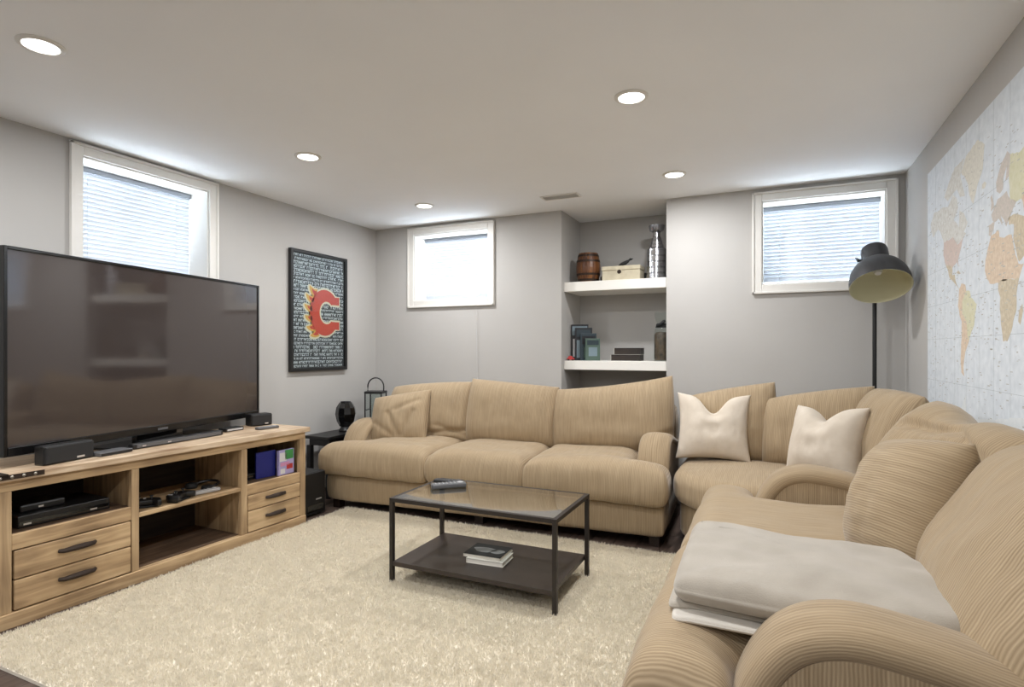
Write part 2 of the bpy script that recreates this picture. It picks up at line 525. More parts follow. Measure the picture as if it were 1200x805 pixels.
def arm_roll_mesh(name, path, hw, ht, n=28):
    """padded band swept along a side profile (y,z); ribs follow the sweep through uv"""
    # catmull-rom resample
    P = [Vector((0, y, z)) for y, z in path]; Q = []
    for i in range(len(P) - 1):
        p0, p1, p2, p3 = P[max(i - 1, 0)], P[i], P[i + 1], P[min(i + 2, len(P) - 1)]
        for k in range(8):
            t = k / 8
            Q.append(0.5 * ((2 * p1) + (p2 - p0) * t + (2 * p0 - 5 * p1 + 4 * p2 - p3) * t * t + (3 * p1 - p0 - 3 * p2 + p3) * t ** 3))
    Q.append(P[-1])
    V = []; F = []; UV = []; m = len(Q); dist = 0
    for i, q in enumerate(Q):
        d = (Q[min(i + 1, m - 1)] - Q[max(i - 1, 0)]).normalized()
        nn = Vector((0, -d.z, d.y))          # outward (up / forward)
        if i: dist += (Q[i] - Q[i - 1]).length
        for k in range(n):
            a = 2 * PI * k / n
            ca, sa = math.cos(a), math.sin(a)
            e = 2.6
            x = hw * math.copysign(abs(ca) ** (2 / e), ca); y = ht * math.copysign(abs(sa) ** (2 / e), sa)
            V.append(q + nn * y + Vector((x, 0, 0))); UV.append((a * (hw + ht) / 2, dist))
    for i in range(m - 1):
        for k in range(n):
            F.append((i * n + k, i * n + (k + 1) % n, (i + 1) * n + (k + 1) % n, (i + 1) * n + k))
    F.append(tuple(range(n - 1, -1, -1))); F.append(tuple(range((m - 1) * n, m * n)))
    me = mesh_np(name, V, F)
    ul = me.uv_layers.new(name='UVMap')
    for p in me.polygons:
        for li in p.loop_indices:
            vi = me.loops[li].vertex_index
            u, vv = UV[vi]
            if len(p.vertices) == 4 and vi % n == 0 and any(v % n == n - 1 for v in p.vertices): u = 2 * PI * (hw + ht) / 2
            ul.data[li].uv = (u, vv)
    bm = bmesh.new(); bm.from_mesh(me); bmesh.ops.recalc_face_normals(bm, faces=bm.faces); bm.to_mesh(me); bm.free()
    return me


# ------------------------------------------------------------------ room shell
WT = 0.30


def struct(name, mb, m, label, cat):
    o = mb.build(name, m); o['kind'] = 'structure'; o['label'] = label; o['category'] = cat; return o


# window openings (inside trim)
W1 = (1.92, 2.715, 1.67, 2.30)     # left wall: y0,y1,z0,z1
W2 = (-3.10, -2.31, 1.665, 2.29)   # back wall: x0,x1,z0,z1
W3 = (-0.065, 0.705, 1.675, 2.285)

b = MB()
y0, y1, z0, z1 = W1
b.box(XL - WT, XL, YN - WT, y0, 0, ZC); b.box(XL - WT, XL, y1, YB + WT, 0, ZC)
b.box(XL - WT, XL, y0, y1, 0, z0); b.box(XL - WT, XL, y0, y1, z1, ZC)
struct('wall_left', b, M['wall'], 'pale grey painted wall behind the television', 'wall')
b = MB()
x0, x1, z0, z1 = W2
b.box(XL, x0, YB, YB + WT, 0, ZC); b.box(x1, NX0, YB, YB + WT, 0, ZC)
b.box(x0, x1, YB, YB + WT, 0, z0); b.box(x0, x1, YB, YB + WT, z1, ZC)
b.box(NX0 - 0.12, NX0, YB + WT, NYB + 0.12, 0, ZC)
b.box(NX1, NX1 + 0.12, YB + WT, NYB + 0.12, 0, ZC)
b.box(NX0, NX1, NYB, NYB + 0.12, 0, ZC)
x0, x1, z0, z1 = W3
b.box(NX1, x0, YB, YB + WT, 0, ZC); b.box(x1, XR, YB, YB + WT, 0, ZC)
b.box(x0, x1, YB, YB + WT, 0, z0); b.box(x0, x1, YB, YB + WT, z1, ZC)
struct('wall_back', b, M['wall'], 'pale grey far wall with a recessed shelf niche', 'wall')
struct('wall_right', MB().box(XR, XR + 0.2, YN - WT, YB + WT, 0, ZC), M['wall'], 'pale grey wall carrying the world map', 'wall')
struct('wall_near', MB().box(XL, XR, YN - 0.2, YN, 0, ZC), M['wall'], 'pale grey wall behind the viewer', 'wall')
struct('ceiling', MB().box(XL - WT, XR + 0.2, YN - WT, NYB + 0.12, ZC, ZC + 0.12), M['ceil'], 'flat white painted ceiling with recessed lamps', 'ceiling')

fl = struct('floor', MB().box(XL - WT, XR + 0.2, YN - WT, NYB + 0.12, -0.10, -0.012), M['floorbase'], 'dark brown wood plank floor', 'floor')
PW, PL = 0.14, 1.25
pm = MB().box(0, PW - 0.003, 0, PL - 0.003, -0.012, 0, 0.0015, 1).mesh('plank')
pm.materials.append(M['plank'])
ix = 0
x = XL
while x < XR - 0.01:
    y = YN - (ix * 0.43) % PL
    while y < YB:
        obj('plank', pm, None, fl, (x, y, 0)); y += PL
    x += PW; ix += 1

for nm, args, lb in (('baseboard_left', (XL, XL + 0.014, YN, YB, 0, 0.10), 'white baseboard along the television wall'),
                     ('baseboard_back', (XL + 0.014, NX0, YB - 0.014, YB, 0, 0.10), 'white baseboard along the far wall'),
                     ('baseboard_right', (XR - 0.014, XR, YN, YB, 0, 0.10), 'white baseboard under the world map')):
    struct(nm, MB().box(*args, bev=0.004), M['trim'], lb, 'baseboard')

# ------------------------------------------------------------------ windows and blinds
def window(idx, w, h, loc, rz, label, blabel, cord=None):
    """local: x along wall (opening 0..w), y into the wall (0 = wall face), z from opening bottom"""
    r = thing('window_%d' % idx, label, 'window', loc, rz, kind='structure')
    tw = 0.066
    for nm, a in (('trim_board', (-tw, 0, -0.018, 0.0, -tw, h + tw)), ('trim_board', (w, w + tw, -0.018, 0.0, -tw, h + tw)),
                  ('trim_board', (0, w, -0.018, 0.0, h, h + tw)), ('trim_board', (0, w, -0.018, 0.0, -tw, 0))):
        box_obj(nm, *a, M['trim'], r, 0.004)
    # raised outer bead of the casing
    bead = MB()
    for a in ((-tw, -tw + 0.016, -0.027, -0.017, -tw, h + tw), (w + tw - 0.016, w + tw, -0.027, -0.017, -tw, h + tw),
              (-tw, w + tw, -0.027, -0.017, -tw, -tw + 0.016), (-tw, w + tw, -0.027, -0.017, h + tw - 0.016, h + tw)):
        bead.box(*a, bev=0.003)
    bead.build('bead', M['trim'], r)
    rv = MB(); t = 0.008
    rv.box(0, t, 0, WT, 0, h); rv.box(w - t, w, 0, WT, 0, h); rv.box(t, w - t, 0, WT, h - t, h); rv.box(t, w - t, 0, WT, 0, t)
    rv.build('reveal', M['trim'], r)
    fr = MB(); f = 0.035
    fr.box(t, t + f, 0.235, 0.275, t, h - t, .003); fr.box(w - t - f, w - t, 0.235, 0.275, t, h - t, .003)
    fr.box(t + f, w - t - f, 0.235, 0.275, h - t - f, h - t, .003); fr.box(t + f, w - t - f, 0.235, 0.275, t, t + f, .003)
    fr.box(w / 2 - 0.02, w / 2 + 0.02, 0.24, 0.27, t + f, h - t - f, .003)
    fr.build('sash', M['trim'], r)
    box_obj('pane', t + f, w - t - f, 0.252, 0.256, t + f, h - t - f, M['pane'], r)
    # blind
    bl = thing('window_blind', blabel, 'blind', loc, rz, 'horizontal slat blinds in the windows')
    yb = 0.185
    box_obj('headrail', t + 0.001, w - t - 0.001, yb - 0.02, yb + 0.02, h - t - 0.034, h - t - 0.0005, M['rail'], bl, 0.003)
    sm = MB().box(t + 0.0015, w - t - 0.0015, -0.018, 0.018, -0.0006, 0.0006).mesh('slat'); sm.materials.append(M['slat'])
    z = h - t - 0.050; sp = 0.0275
    while z > 0.030:
        obj('slat', sm, None, bl, (0, yb, z), (math.radians(-67), 0, 0)); z -= sp
    box_obj('bottom_rail', t + 0.0015, w - t - 0.0015, yb - 0.014, yb + 0.014, 0.0085, 0.022, M['rail'], bl, 0.003)
    for xx in (0.12, w - 0.12): box_obj('ladder_cord', xx - 0.001, xx + 0.001, yb - 0.021, yb - 0.0195, 0.02, h - 0.06, M['slat'], bl)
    if cord:
        cx, zb = cord
        MB().tube([(cx, yb - 0.03, h - 0.06), (cx, 0.06, 0.03), (cx, -0.03, -0.0), (cx, -0.032, -tw - 0.05), (cx + 0.004, -0.02, zb + 0.05)], 0.0016, 6).build('pull_cord', M['lightgrey'], bl)
        MB().lathe([(0.002, 0.05), (0.006, 0.035), (0.008, 0.0), (0, -0.001)], 10, Matrix.Translation((cx + 0.004, -0.02, zb))).build('tassel', M['lightgrey'], bl)
    return r


window(1, W1[1] - W1[0], W1[3] - W1[2], (XL, W1[0], W1[2]), math.radians(90), 'small basement window in white casing above the television',
       'white slat blind in the window above the television')
window(2, W2[1] - W2[0], W2[3] - W2[2], (W2[0], YB, W2[2]), 0, 'small basement window near the far left corner',
       'white slat blind with a hanging cord near the far left corner', cord=(0.684, 0.90 - W2[2]))
window(3, W3[1] - W3[0], W3[3] - W3[2], (W3[0], YB, W3[2]), 0, 'small basement window behind the floor lamp',
       'white slat blind in the window behind the floor lamp')
window_light((XL - WT - 0.02, (W1[0] + W1[1]) / 2, (W1[2] + W1[3]) / 2), (0, math.radians(-90), 0), W1[3] - W1[2], W1[1] - W1[0])
window_light(((W2[0] + W2[1]) / 2, YB + WT + 0.02, (W2[2] + W2[3]) / 2), (math.radians(-90), 0, 0), W2[1] - W2[0], W2[3] - W2[2])
window_light(((W3[0] + W3[1]) / 2, YB + WT + 0.02, (W3[2] + W3[3]) / 2), (math.radians(-90), 0, 0), W3[1] - W3[0], W3[3] - W3[2])

# ------------------------------------------------------------------ ceiling lamps and vent
def downlight(x, y, label):
    r = thing('recessed_lamp', label, 'ceiling lamp', (x, y, ZC), 0, 'recessed ceiling lamps')
    MB().lathe([(0.058, 0), (0.078, 0), (0.078, -0.004), (0.07, -0.009), (0.06, -0.009), (0.058, -0.004), (0.058, 0)], 40, cap=False).build('trim_ring', M['trim'], r, True)
    MB().lathe([(0, -0.004), (0.058, -0.004), (0.058, -0.002), (0, -0.002)], 40).build('lens', M['lens'], r)
    d = bpy.data.lights.new('lamp_glow', 'AREA'); d.shape = 'DISK'; d.size = 0.11
    d.energy = LAMP_W; d.color = (0.985, 0.99, 1.0)
    o = bpy.data.objects.new('lamp_glow', d); COL.objects.link(o); o.parent = r; o.location = (0, 0, -0.012)


for x, y, lb in ((-2.57, 1.245, 'round recessed ceiling lamp nearest the top left, above the console'),
                 (-2.57, 2.637, 'round recessed ceiling lamp in front of the television window'),
                 (-2.58, 3.93, 'round recessed ceiling lamp nearest the far left corner'),
                 (-0.594, 2.64, 'round recessed ceiling lamp above the coffee table side of the loveseat'),
                 (-0.594, 3.926, 'round recessed ceiling lamp just in front of the shelf niche'),
                 (-0.594, 1.245, 'round recessed ceiling lamp above the near seat, out of view'),
                 (-2.57, -0.15, 'round recessed ceiling lamp behind the viewer, television side'),
                 (-0.594, -0.15, 'round recessed ceiling lamp behind the viewer, map side'),
                 (-2.57, -1.45, 'unseen round recessed ceiling lamp added by the near wall for bounce light, television side'),  # near-wall pair: unseen, added along the lamp rows to raise ambient bounce
                 (-0.594, -1.45, 'unseen round recessed ceiling lamp added by the near wall for bounce light, map side')):
    downlight(x, y, lb)
r = thing('ceiling_vent', 'flat white ceiling vent before the shelf niche', 'vent', (-1.475, 4.13, ZC))
vf = MB()
for a in ((-.15, .15, -.06, -.045), (-.15, .15, .045, .06), (-.15, -.135, -.045, .045), (.135, .15, -.045, .045)): vf.box(*a, -0.008, 0, .002)
vf.build('frame', M['trim'], r)
box_obj('backing', -.135, .135, -.045, .045, -0.002, 0, M['grey'], r)
sm = MB().box(-.135, .135, -.006, .006, -.001, .001).mesh('louver'); sm.materials.append(M['trim'])
for k in range(6): obj('louver', sm, None, r, (0, -.0375 + k * .015, -0.006), (math.radians(35), 0, 0))

# ------------------------------------------------------------------ niche shelves
for z0_, z1_, lb in ((1.697, 1.777, 'thick white floating shelf holding the barrel, upper of two'),
                     (1.032, 1.108, 'thick white floating shelf holding the books and jar, lower of two')):
    tag(box_obj('floating_shelf', NX0 + 0.001, NX1 - 0.001, 4.615, NYB - 0.001, z0_, z1_, M['shelf'], None, 0.003), lb, 'shelf', 'floating shelves in the niche')

# ------------------------------------------------------------------ rug
RX0, RX1, RY0, RY1 = -2.902, -0.16, 1.145, 3.385
rug = thing('shag_rug', 'cream shag rug covering the middle of the floor', 'rug', (0, 0, 0))
box_obj('backing', RX0, RX1, RY0, RY1, 0.001, 0.014, M['rugbase'], rug)
NB = 340000
bx = rng.uniform(RX0, RX1, NB); by = rng.uniform(RY0, RY1, NB)
# denser where the camera is near, plus a border fringe
ang = rng.uniform(0, 2 * PI, NB); ln = rng.uniform(0.011, 0.021, NB)
clump = np.sin(bx * 41 + 3 * np.sin(by * 29)) * np.sin(by * 37 + 3 * np.sin(bx * 23))
ln *= 1 + 0.18 * clump
lean = rng.uniform(0.2, 0.85, NB)
la = ang + rng.normal(0, 0.5, NB)
wd = rng.uniform(0.0011, 0.0022, NB)
px, py = np.cos(ang + PI / 2) * wd, np.sin(ang + PI / 2) * wd
tx, ty = np.cos(la) * lean * ln, np.sin(la) * lean * ln
tz = 0.012 + ln * np.sqrt(np.maximum(0.05, 1 - (lean * .8) ** 2))
V = np.zeros((NB, 5, 3), dtype=np.float32)
V[:, 0] = np.stack([bx - px, by - py, np.full(NB, 0.010)], 1)
V[:, 1] = np.stack([bx + px, by + py, np.full(NB, 0.010)], 1)
V[:, 2] = np.stack([bx + px * .9 + tx * .4, by + py * .9 + ty * .4, 0.010 + (tz - .010) * .62], 1)
V[:, 3] = np.stack([bx - px * .9 + tx * .4, by - py * .9 + ty * .4, 0.010 + (tz - .010) * .62], 1)
V[:, 4] = np.stack([bx + tx, by + ty, tz], 1)
me = bpy.data.meshes.new('pile')
me.vertices.add(NB * 5); me.vertices.foreach_set('co', V.reshape(-1))
base = np.arange(NB)[:, None] * 5
loops = np.concatenate([base + np.array([[0, 1, 2, 3]]), base + np.array([[3, 2, 4]])], 1).reshape(-1)
me.loops.add(len(loops)); me.loops.foreach_set('vertex_index', loops.astype(np.int32))
starts = (np.arange(NB)[:, None] * 7 + np.array([[0, 4]])).reshape(-1)
me.polygons.add(NB * 2); me.polygons.foreach_set('loop_start', starts.astype(np.int32))
me.update(calc_edges=True); me.validate()
M['pile'] = translucent('cream_pile', srgb(233, 227, 213), 0.5)
o = obj('pile', me, M['pile'], rug); o['kind'] = 'stuff'

# ------------------------------------------------------------------ sofas
ARM_W = 0.23
ARM_PATH = [(0.235, 0.20), (0.225, 0.32), (0.245, 0.45), (0.31, 0.555), (0.41, 0.597), (0.54, 0.588), (0.70, 0.555), (0.85, 0.525), (0.97, 0.515)]


def arm(parent, xc, outer, name='arm'):
    a = obj(name, arm_roll_mesh('arm', ARM_PATH, 0.100, 0.045), M['tanuv'], parent, (xc, 0, 0))
    pts = [ (0.25, 0.32), (0.268, 0.44), (0.325, 0.535), (0.41, 0.575), (0.54, 0.565), (0.70, 0.533), (0.85, 0.503), (0.97, 0.49)]
    q = [Vector((y, z, 0)) for y, z in pts]; poly = [(0.262, 0.075)]
    for i in range(len(q) - 1):
        p0, p1, p2, p3 = q[max(i - 1, 0)], q[i], q[i + 1], q[min(i + 2, len(q) - 1)]
        for k in range(5):
            t = k / 5; v = 0.5 * ((2 * p1) + (p2 - p0) * t + (2 * p0 - 5 * p1 + 4 * p2 - p3) * t * t + (3 * p1 - p0 - 3 * p2 + p3) * t ** 3)
            poly.append((v.x, v.y))
    poly += [(0.97, 0.49), (0.97, 0.075)]
    # prism is built in (y,z) and turned so that its thickness runs along x
    mt = Matrix(((0, 0, 1, 0), (1, 0, 0, 0), (0, 1, 0, 0), (0, 0, 0, 1)))
    p = MB().prism(poly, -0.093, 0.093, mt, 0.0).build('arm_panel', M['tanside'], a, False)
    return a


def sofa(name, label, W, loc, rz, seats, backs, D=1.0):
    r = thing(name, label, 'sofa', loc, rz)
    aw = ARM_W
    # feet
    for fx, fy in ((0.08, 0.10), (W - 0.08, 0.10), (0.08, D - 0.10), (W - 0.08, D - 0.10), (W / 2, 0.12)):
        MB().prism([(-.03, -.03), (.03, -.03), (.03, .03), (-.03, .03)], 0.0, 0.075).build('foot', M['foot'], r, False, (fx, fy, 0))
    # base
    obj('base', soft_cells('base', [0.015, 0.06, W / 2, W - 0.06, W - 0.015], [0.03, 0.08, 0.5, D - 0.05, D], lambda x, y: True, 0.06, 0.275, 0, 0.006, 3, 3.1, 0.004), M['tan'], r)
    # back frame
    obj('back_frame', soft_cells('back_frame', [0.02, 0.07, W / 2, W - 0.07, W - 0.02], [D - 0.22, D - 0.17, D - 0.05, D], lambda x, y: True, 0.10, 0.80, 0.01, 0.004, 3, 5.0, 0.004), M['tan'], r)
    arm(r, aw / 2 - 0.005, -1); arm(r, W - aw / 2 + 0.005, 1)
    n = len(seats)
    for k, (sx0, sx1) in enumerate(seats):
        first, last = k == 0, k == n - 1
        ax0 = aw + 0.005 if first else sx0
        ax1 = W - aw - 0.005 if last else sx1
        e = 0.075
        xs = sorted(set([sx0, sx0 + e, (sx0 + sx1) / 2, sx1 - e, sx1] + ([ax0, ax0 + e] if first else []) + ([ax1 - e, ax1] if last else [])))
        ys = [-0.04, 0.035, 0.12, 0.19, 0.45, 0.72, 0.78]
        ins = lambda x, y, a=ax0, c=ax1: y < 0.19 or a < x < c
        obj('seat_cushion', soft_cells('seat_cushion', xs, ys, ins, 0.262, 0.478, 0.040, 0.024, 3, k * 2.3 + W, 0.010), M['tan'], r)
    for k, (cx, w, h, t, y, z, lean, yaw, kw) in enumerate(backs):
        obj('back_cushion', pillow_mesh('back_cushion', w, h, t, **kw), M['tan'], r, (cx, y, z), (math.radians(-lean), 0, math.radians(yaw)))
    return r


bk = dict(pinch=-0.045, pw=3.2, ex=0.5)
sofa('sofa', 'long three-seat tan ribbed sofa along the far wall', 2.53, (-3.095, 3.318, 0), math.radians(3.0),
     [(0, 0.91), (0.915, 1.63), (1.635, 2.53)],
     [(0.56, 0.76, 0.47, 0.30, 0.61, 0.465, 14, 0, dict(bk, tl=-0.04, tr=0.02, seed=1, wr=0.011, creases=((.2, -.75, .9, -.62, .03, .07), (.35, -.5, .95, -.8, .02, .06)))),
      (1.285, 0.74, 0.46, 0.30, 0.61, 0.465, 13, 0, dict(bk, tl=0.055, tr=0.0, seed=2.2, wr=0.010, sag=0.01)),
      (2.07, 0.85, 0.43, 0.30, 0.61, 0.47, 13, 2, dict(bk, tl=0.01, tr=0.13, seed=3.7, wr=0.010, sag=0.03, creases=((.55, -.85, .98, -.35, .03, .07),)))])
sofa('loveseat', 'tan ribbed two-seat sofa against the map wall, in front', 1.90, (-0.275, 3.20, 0), math.radians(-90),
     [(0, 0.945), (0.95, 1.90)],
     [(0.64, 0.94, 0.50, 0.31, 0.69, 0.46, 29, 4, dict(bk, tl=0.09, tr=0.05, chop=0.05, chopu=.05, seed=6, wr=0.016, creases=((-.5, .5, .1, .75, .03, .06), (-.1, .35, .55, .6, .025, .06), (.2, .8, .8, .55, .03, .07)))),
      (1.47, 0.82, 0.56, 0.33, 0.71, 0.45, 30, -2, dict(bk, tl=-0.02, tr=0.02, seed=7.4, wr=0.012))])

# corner wedge between the two sofas
r = thing('corner_sofa', 'tan ribbed corner sofa section wedged between the two sofas', 'sofa', (0, 0, 0))
base_w = [(-0.52, 3.60), (-0.37, 3.43), (-0.22, 3.29), (-0.08, 3.25), (0.75, 3.25), (0.75, 3.95), (0.42, 4.20), (0.36, 4.42), (-0.52, 4.42)]
for fx, fy in ((-0.47, 3.66), (-0.14, 3.34), (0.68, 3.32), (0.62, 3.90), (-0.44, 4.34)):
    MB().prism([(-.03, -.03), (.03, -.03), (.03, .03), (-.03, .03)], 0.0, 0.08).build('foot', M['foot'], r, False, (fx, fy, 0))
obj('base', soft_poly('base', base_w, 0.06, 0.275, 0.04, 0, 0.003), M['tan'], r)
obj('seat_cushion', soft_poly('seat_cushion', [(-0.555, 3.53), (-0.41, 3.37), (-0.26, 3.245), (-0.1, 3.23), (0.60, 3.23), (0.60, 3.95), (0.35, 4.22), (-0.555, 4.22)], 0.27, 0.475, 0.08, 0.025, 0.006), M['tan'], r)
obj('back_frame', soft_cells('back_frame', [-0.545, -0.50, 0.0, 0.33, 0.38], [4.24, 4.29, 4.38, 4.43], lambda x, y: True, 0.10, 0.80, 0.01, 0.004, 3, 2.0, 0.004), M['tan'], r)
obj('back_frame', soft_cells('back_frame', [0.60, 0.65, 0.73, 0.78], [3.24, 3.29, 3.6, 3.92, 3.97], lambda x, y: True, 0.10, 0.80, 0.01, 0.004, 3, 2.0, 0.004), M['tan'], r)
for (cx, cy, w, h, t, lean, yaw, kw) in (
        (-0.27, 4.05, 0.58, 0.43, 0.27, 13, 0, dict(bk, tl=-0.02, tr=0.10, seed=11, wr=0.012)),
        (0.24, 3.93, 0.60, 0.43, 0.27, 14, -12, dict(bk, tl=-0.01, tr=0.10, seed=12, wr=0.010)),
        (0.49, 3.58, 0.62, 0.47, 0.27, 14, -80, dict(bk, tl=0.05, tr=0.05, seed=13, wr=0.012))):
    obj('back_cushion', pillow_mesh('back_cushion', w, h, t, **kw), M['tan'], r, (cx, cy, 0.47), (math.radians(-lean), 0, math.radians(yaw)))

# throw pillows
def throw(name, label, me, m, loc, lean, yaw, roll=0):
    o = obj(name, me, m, None, loc)
    o.rotation_euler = (math.radians(-lean), math.radians(roll), math.radians(yaw))
    return tag(o, label, 'pillow', 'throw pillows on the sofas')


throw('throw_pillow', 'cream linen pillow with a chopped top beside the long sofa arm',
      pillow_mesh('throw_pillow', 0.46, 0.45, 0.20, pinch=0.10, chop=0.12, seed=21, wr=0.014), M['linen'], (-0.345, 3.86, 0.485), 20, 6, 1)
throw('throw_pillow', 'cream linen pillow resting behind the rolled arm in the corner',
      pillow_mesh('throw_pillow', 0.43, 0.42, 0.25, pinch=0.08, chop=0.08, seed=22, wr=0.012), M['linen'], (0.24, 3.53, 0.485), 18, -40, -3)
throw('throw_pillow', 'wrinkled tan pillow in the left corner of the long sofa',
      pillow_mesh('throw_pillow', 0.50, 0.40, 0.20, pinch=0.01, tl=-0.03, tr=0.02, seed=23.3, wr=0.012, creases=((.1, -.8, -.25, .1, .016, .08), (.25, -.8, .6, .1, .016, .08), (-.1, -.8, -.7, -.3, .013, .08), (.0, .2, .7, .55, .012, .1))), M['tan'], (-2.70, 3.72, 0.475), 22, 8, -4)
tp_ = throw('throw_pillow', 'plump tan pillow leaning on the loveseat back beside the folded blanket',
      pillow_mesh('throw_pillow', 0.44, 0.44, 0.29, pinch=0.0, pw=2.4, seed=24, wr=0.012), M['tan'], (0, 0, 0), 0, 0)
tp_.matrix_world = (Matrix.Translation((0.315, 2.17, 0.49)) @ Matrix.Rotation(math.radians(-76), 4, 'Z') @ Matrix.Rotation(math.radians(-22), 4, 'X')
                    @ Matrix.Translation((0, 0, .225)) @ Matrix.Rotation(math.radians(82), 4, 'Y') @ Matrix.Translation((0, 0, -.225)))

# folded blanket
r = thing('folded_blanket', 'grey fleece blanket folded flat on the loveseat seat', 'blanket', (0, 0, 0))
def dr(x, y):
    d = 0.0
    if x < -0.18: d -= 0.55 * (x + 0.18) ** 2 * 6
    return d
obj('lower_fold', soft_poly('lower_fold', [(-0.235, 1.475), (0.34, 1.47), (0.34, 1.98), (-0.25, 2.03)], 0.515, 0.533, 0.009, 0.0, 0.004, 1, dr), M['throwedge'], r)
obj('middle_fold', soft_poly('middle_fold', [(-0.25, 1.52), (0.34, 1.50), (0.34, 1.98), (-0.262, 2.02)], 0.532, 0.551, 0.012, 0.0, 0.004, 2, dr), M['throw'], r)
obj('top_fold', soft_poly('top_fold', [(-0.235, 1.49), (0.10, 1.46), (0.33, 1.45), (0.41, 1.50), (0.42, 1.80), (0.34, 1.98), (0.10, 2.0), (-0.25, 2.035)], 0.552, 0.630, 0.040, 0.014, 0.013, 3, dr, 160), M['throw'], r)

# ------------------------------------------------------------------ coffee table
r = thing('coffee_table', 'low black metal coffee table with a glass top on the rug', 'table', (-1.325, 2.638, 0.014))
hx, hy, TH = 0.443, 0.242, 0.43
for sx in (-1, 1):
    for sy in (-1, 1):
        box_obj('leg', sx * hx - .0105, sx * hx + .0105, sy * hy - .0105, sy * hy + .0105, 0, TH, M['tablem'], r, 0.001)
for sy in (-1, 1): box_obj('top_rail', -hx + .0105, hx - .0105, sy * hy - .0105, sy * hy + .0105, TH - .02, TH, M['tablem'], r, 0.001)
for sx in (-1, 1): box_obj('top_rail', sx * hx - .0105, sx * hx + .0105, -hy + .0105, hy - .0105, TH - .02, TH, M['tablem'], r, 0.001)
box_obj('glass_top', -hx + .0105, hx - .0105, -hy + .0105, hy - .0105, TH - 0.006, TH - 0.0005, M['tableglass'], r)
box_obj('shelf', -hx + .0105, hx - .0105, -hy - .010, hy + .010, 0.085, 0.108, M['tableshelf'], r, 0.001)
tz = 0.014 + TH


def remote(name, label, L, W, H, loc, rz, body, btn):
    r = thing(name, label, 'remote', loc, rz)
    MB().box(-W / 2, W / 2, -L / 2, L / 2, 0, H, min(H, W) * .3, 3).build('body', body, r, True)
    bm_ = MB().box(-.0035, .0035, -.0025, .0025, 0, .002, .0008, 1).mesh('button'); bm_.materials.append(btn)
    for j in range(6):
        for i in range(3): obj('button', bm_, None, r, ((i - 1) * W * .26, -L * .38 + j * L * .11, H))
    MB().lathe([(0, 0), (W * .3, 0), (W * .3, .002), (W * .14, .002), (W * .14, .0015), (0, .0015)], 20, Matrix.Translation((0, L * .34, H))).build('dial', btn, r)
    return r


remote('remote_control', 'dark grey remote control on the glass table top, nearer one', 0.19, 0.055, 0.026, (-1.615, 2.70, tz), math.radians(-48), M['grey'], M['lightgrey'])
remote('remote_control', 'slim black remote control on the glass table top, farther one', 0.17, 0.045, 0.018, (-1.675, 2.80, tz), math.radians(-80), M['black'], M['grey'])

# magazines on the lower shelf
def book(name, label, w, d, h, loc, rz, cover, cat='book', group=None, pages=None):
    r = thing(name, label, cat, loc, rz, group)
    box_obj('pages', -w / 2 + .003, w / 2 - .004, -d / 2 + .003, d / 2 - .003, .0015, h - .0015, pages or M['paper'], r)
    MB().box(-w / 2, w / 2, -d / 2, d / 2, 0, .0015).box(-w / 2, -w / 2 + .002, -d / 2, d / 2, .0015, h - .0015).build('back_cover', M['paper'], r)
    box_obj('front_cover', -w / 2, w / 2, -d / 2, d / 2, h - .0015, h, cover, r)
    return r


zs = 0.014 + 0.108
book('book', 'white paperback book lying under the dark-covered book', 0.20, 0.15, 0.024, (-1.315, 2.61, zs), math.radians(4), M['paper'])
r = book('book', 'book with a dark photographic cover on the lower table shelf', 0.205, 0.165, 0.016, (-1.335, 2.63, zs + 0.0245), math.radians(2), M['blackm'])
MB().prism([(0.06 * math.cos(a) * (1 + .2 * math.sin(3 * a)) - .02, 0.035 * math.sin(a)) for a in np.linspace(0, 2 * PI, 24)[:-1]], .016, .0163).build('cover_picture', M['cover'], r)
MB().prism([(0.035 * math.cos(a) * (1 + .2 * math.sin(2 * a)) + .055, 0.03 * math.sin(a) - .005) for a in np.linspace(0, 2 * PI, 24)[:-1]], .016, .0163).build('cover_picture', M['cover'], r)

# ------------------------------------------------------------------ tv console
CROT = math.radians(-2.0)
CL = (-2.985, 1.287, 0)
con = thing('tv_console', 'rustic wooden media console with open cubbies and four drawers', 'console', CL, CROT)
LEN, DEP = 1.692, 0.46
con_m = Matrix.Translation(CL) @ Matrix.Rotation(CROT, 4, 'Z')


def onc(x, y, z):
    return tuple(con_m @ Vector((x, y, z)))


tp = box_obj('top_board', -DEP - .005, .022, -.025, LEN + .025, .635, .668, M['consoletop'], con, 0.004)
st = MB().box(-.10, .0245, -.0275, .03, .652, .6695).box(.019, .0245, -.0275, .16, .645, .666)
st.build('corner_strap', M['iron'], tp)
for k in range(4): MB().lathe([(0, .004), (.005, .002), (.007, 0)], 10, Matrix.Translation((.0245, .0 + k * .042, .655)) @ Matrix.Rotation(PI / 2, 4, 'Y')).build('nail', M['nail'], tp)
box_obj('frieze', -.025, 0, .0, LEN, .59, .635, M['console'], con, .003)
for a, b2 in ((0, .05), (.545, .582), (1.187, 1.227), (1.645, LEN)):
    box_obj('post', -.03, .002, a, b2, .066, .59, M['consolev'], con, .003)
for ya in (0.0, .550, 1.195, LEN - .022):
    box_obj('side_panel', -DEP, -.03, ya, ya + .022, .0, .635, M['consolev'], con, .002)
box_obj('plinth', -.035, .008, 0, LEN, 0, .066, M['console'], con, .004)
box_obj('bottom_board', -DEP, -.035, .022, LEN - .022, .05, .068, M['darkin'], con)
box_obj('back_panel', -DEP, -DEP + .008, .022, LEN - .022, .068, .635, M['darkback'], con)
# left bay
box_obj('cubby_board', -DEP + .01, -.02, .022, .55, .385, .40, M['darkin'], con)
box_obj('rail', -.025, .0, .05, .545, .333, .40, M['console'], con, .003)
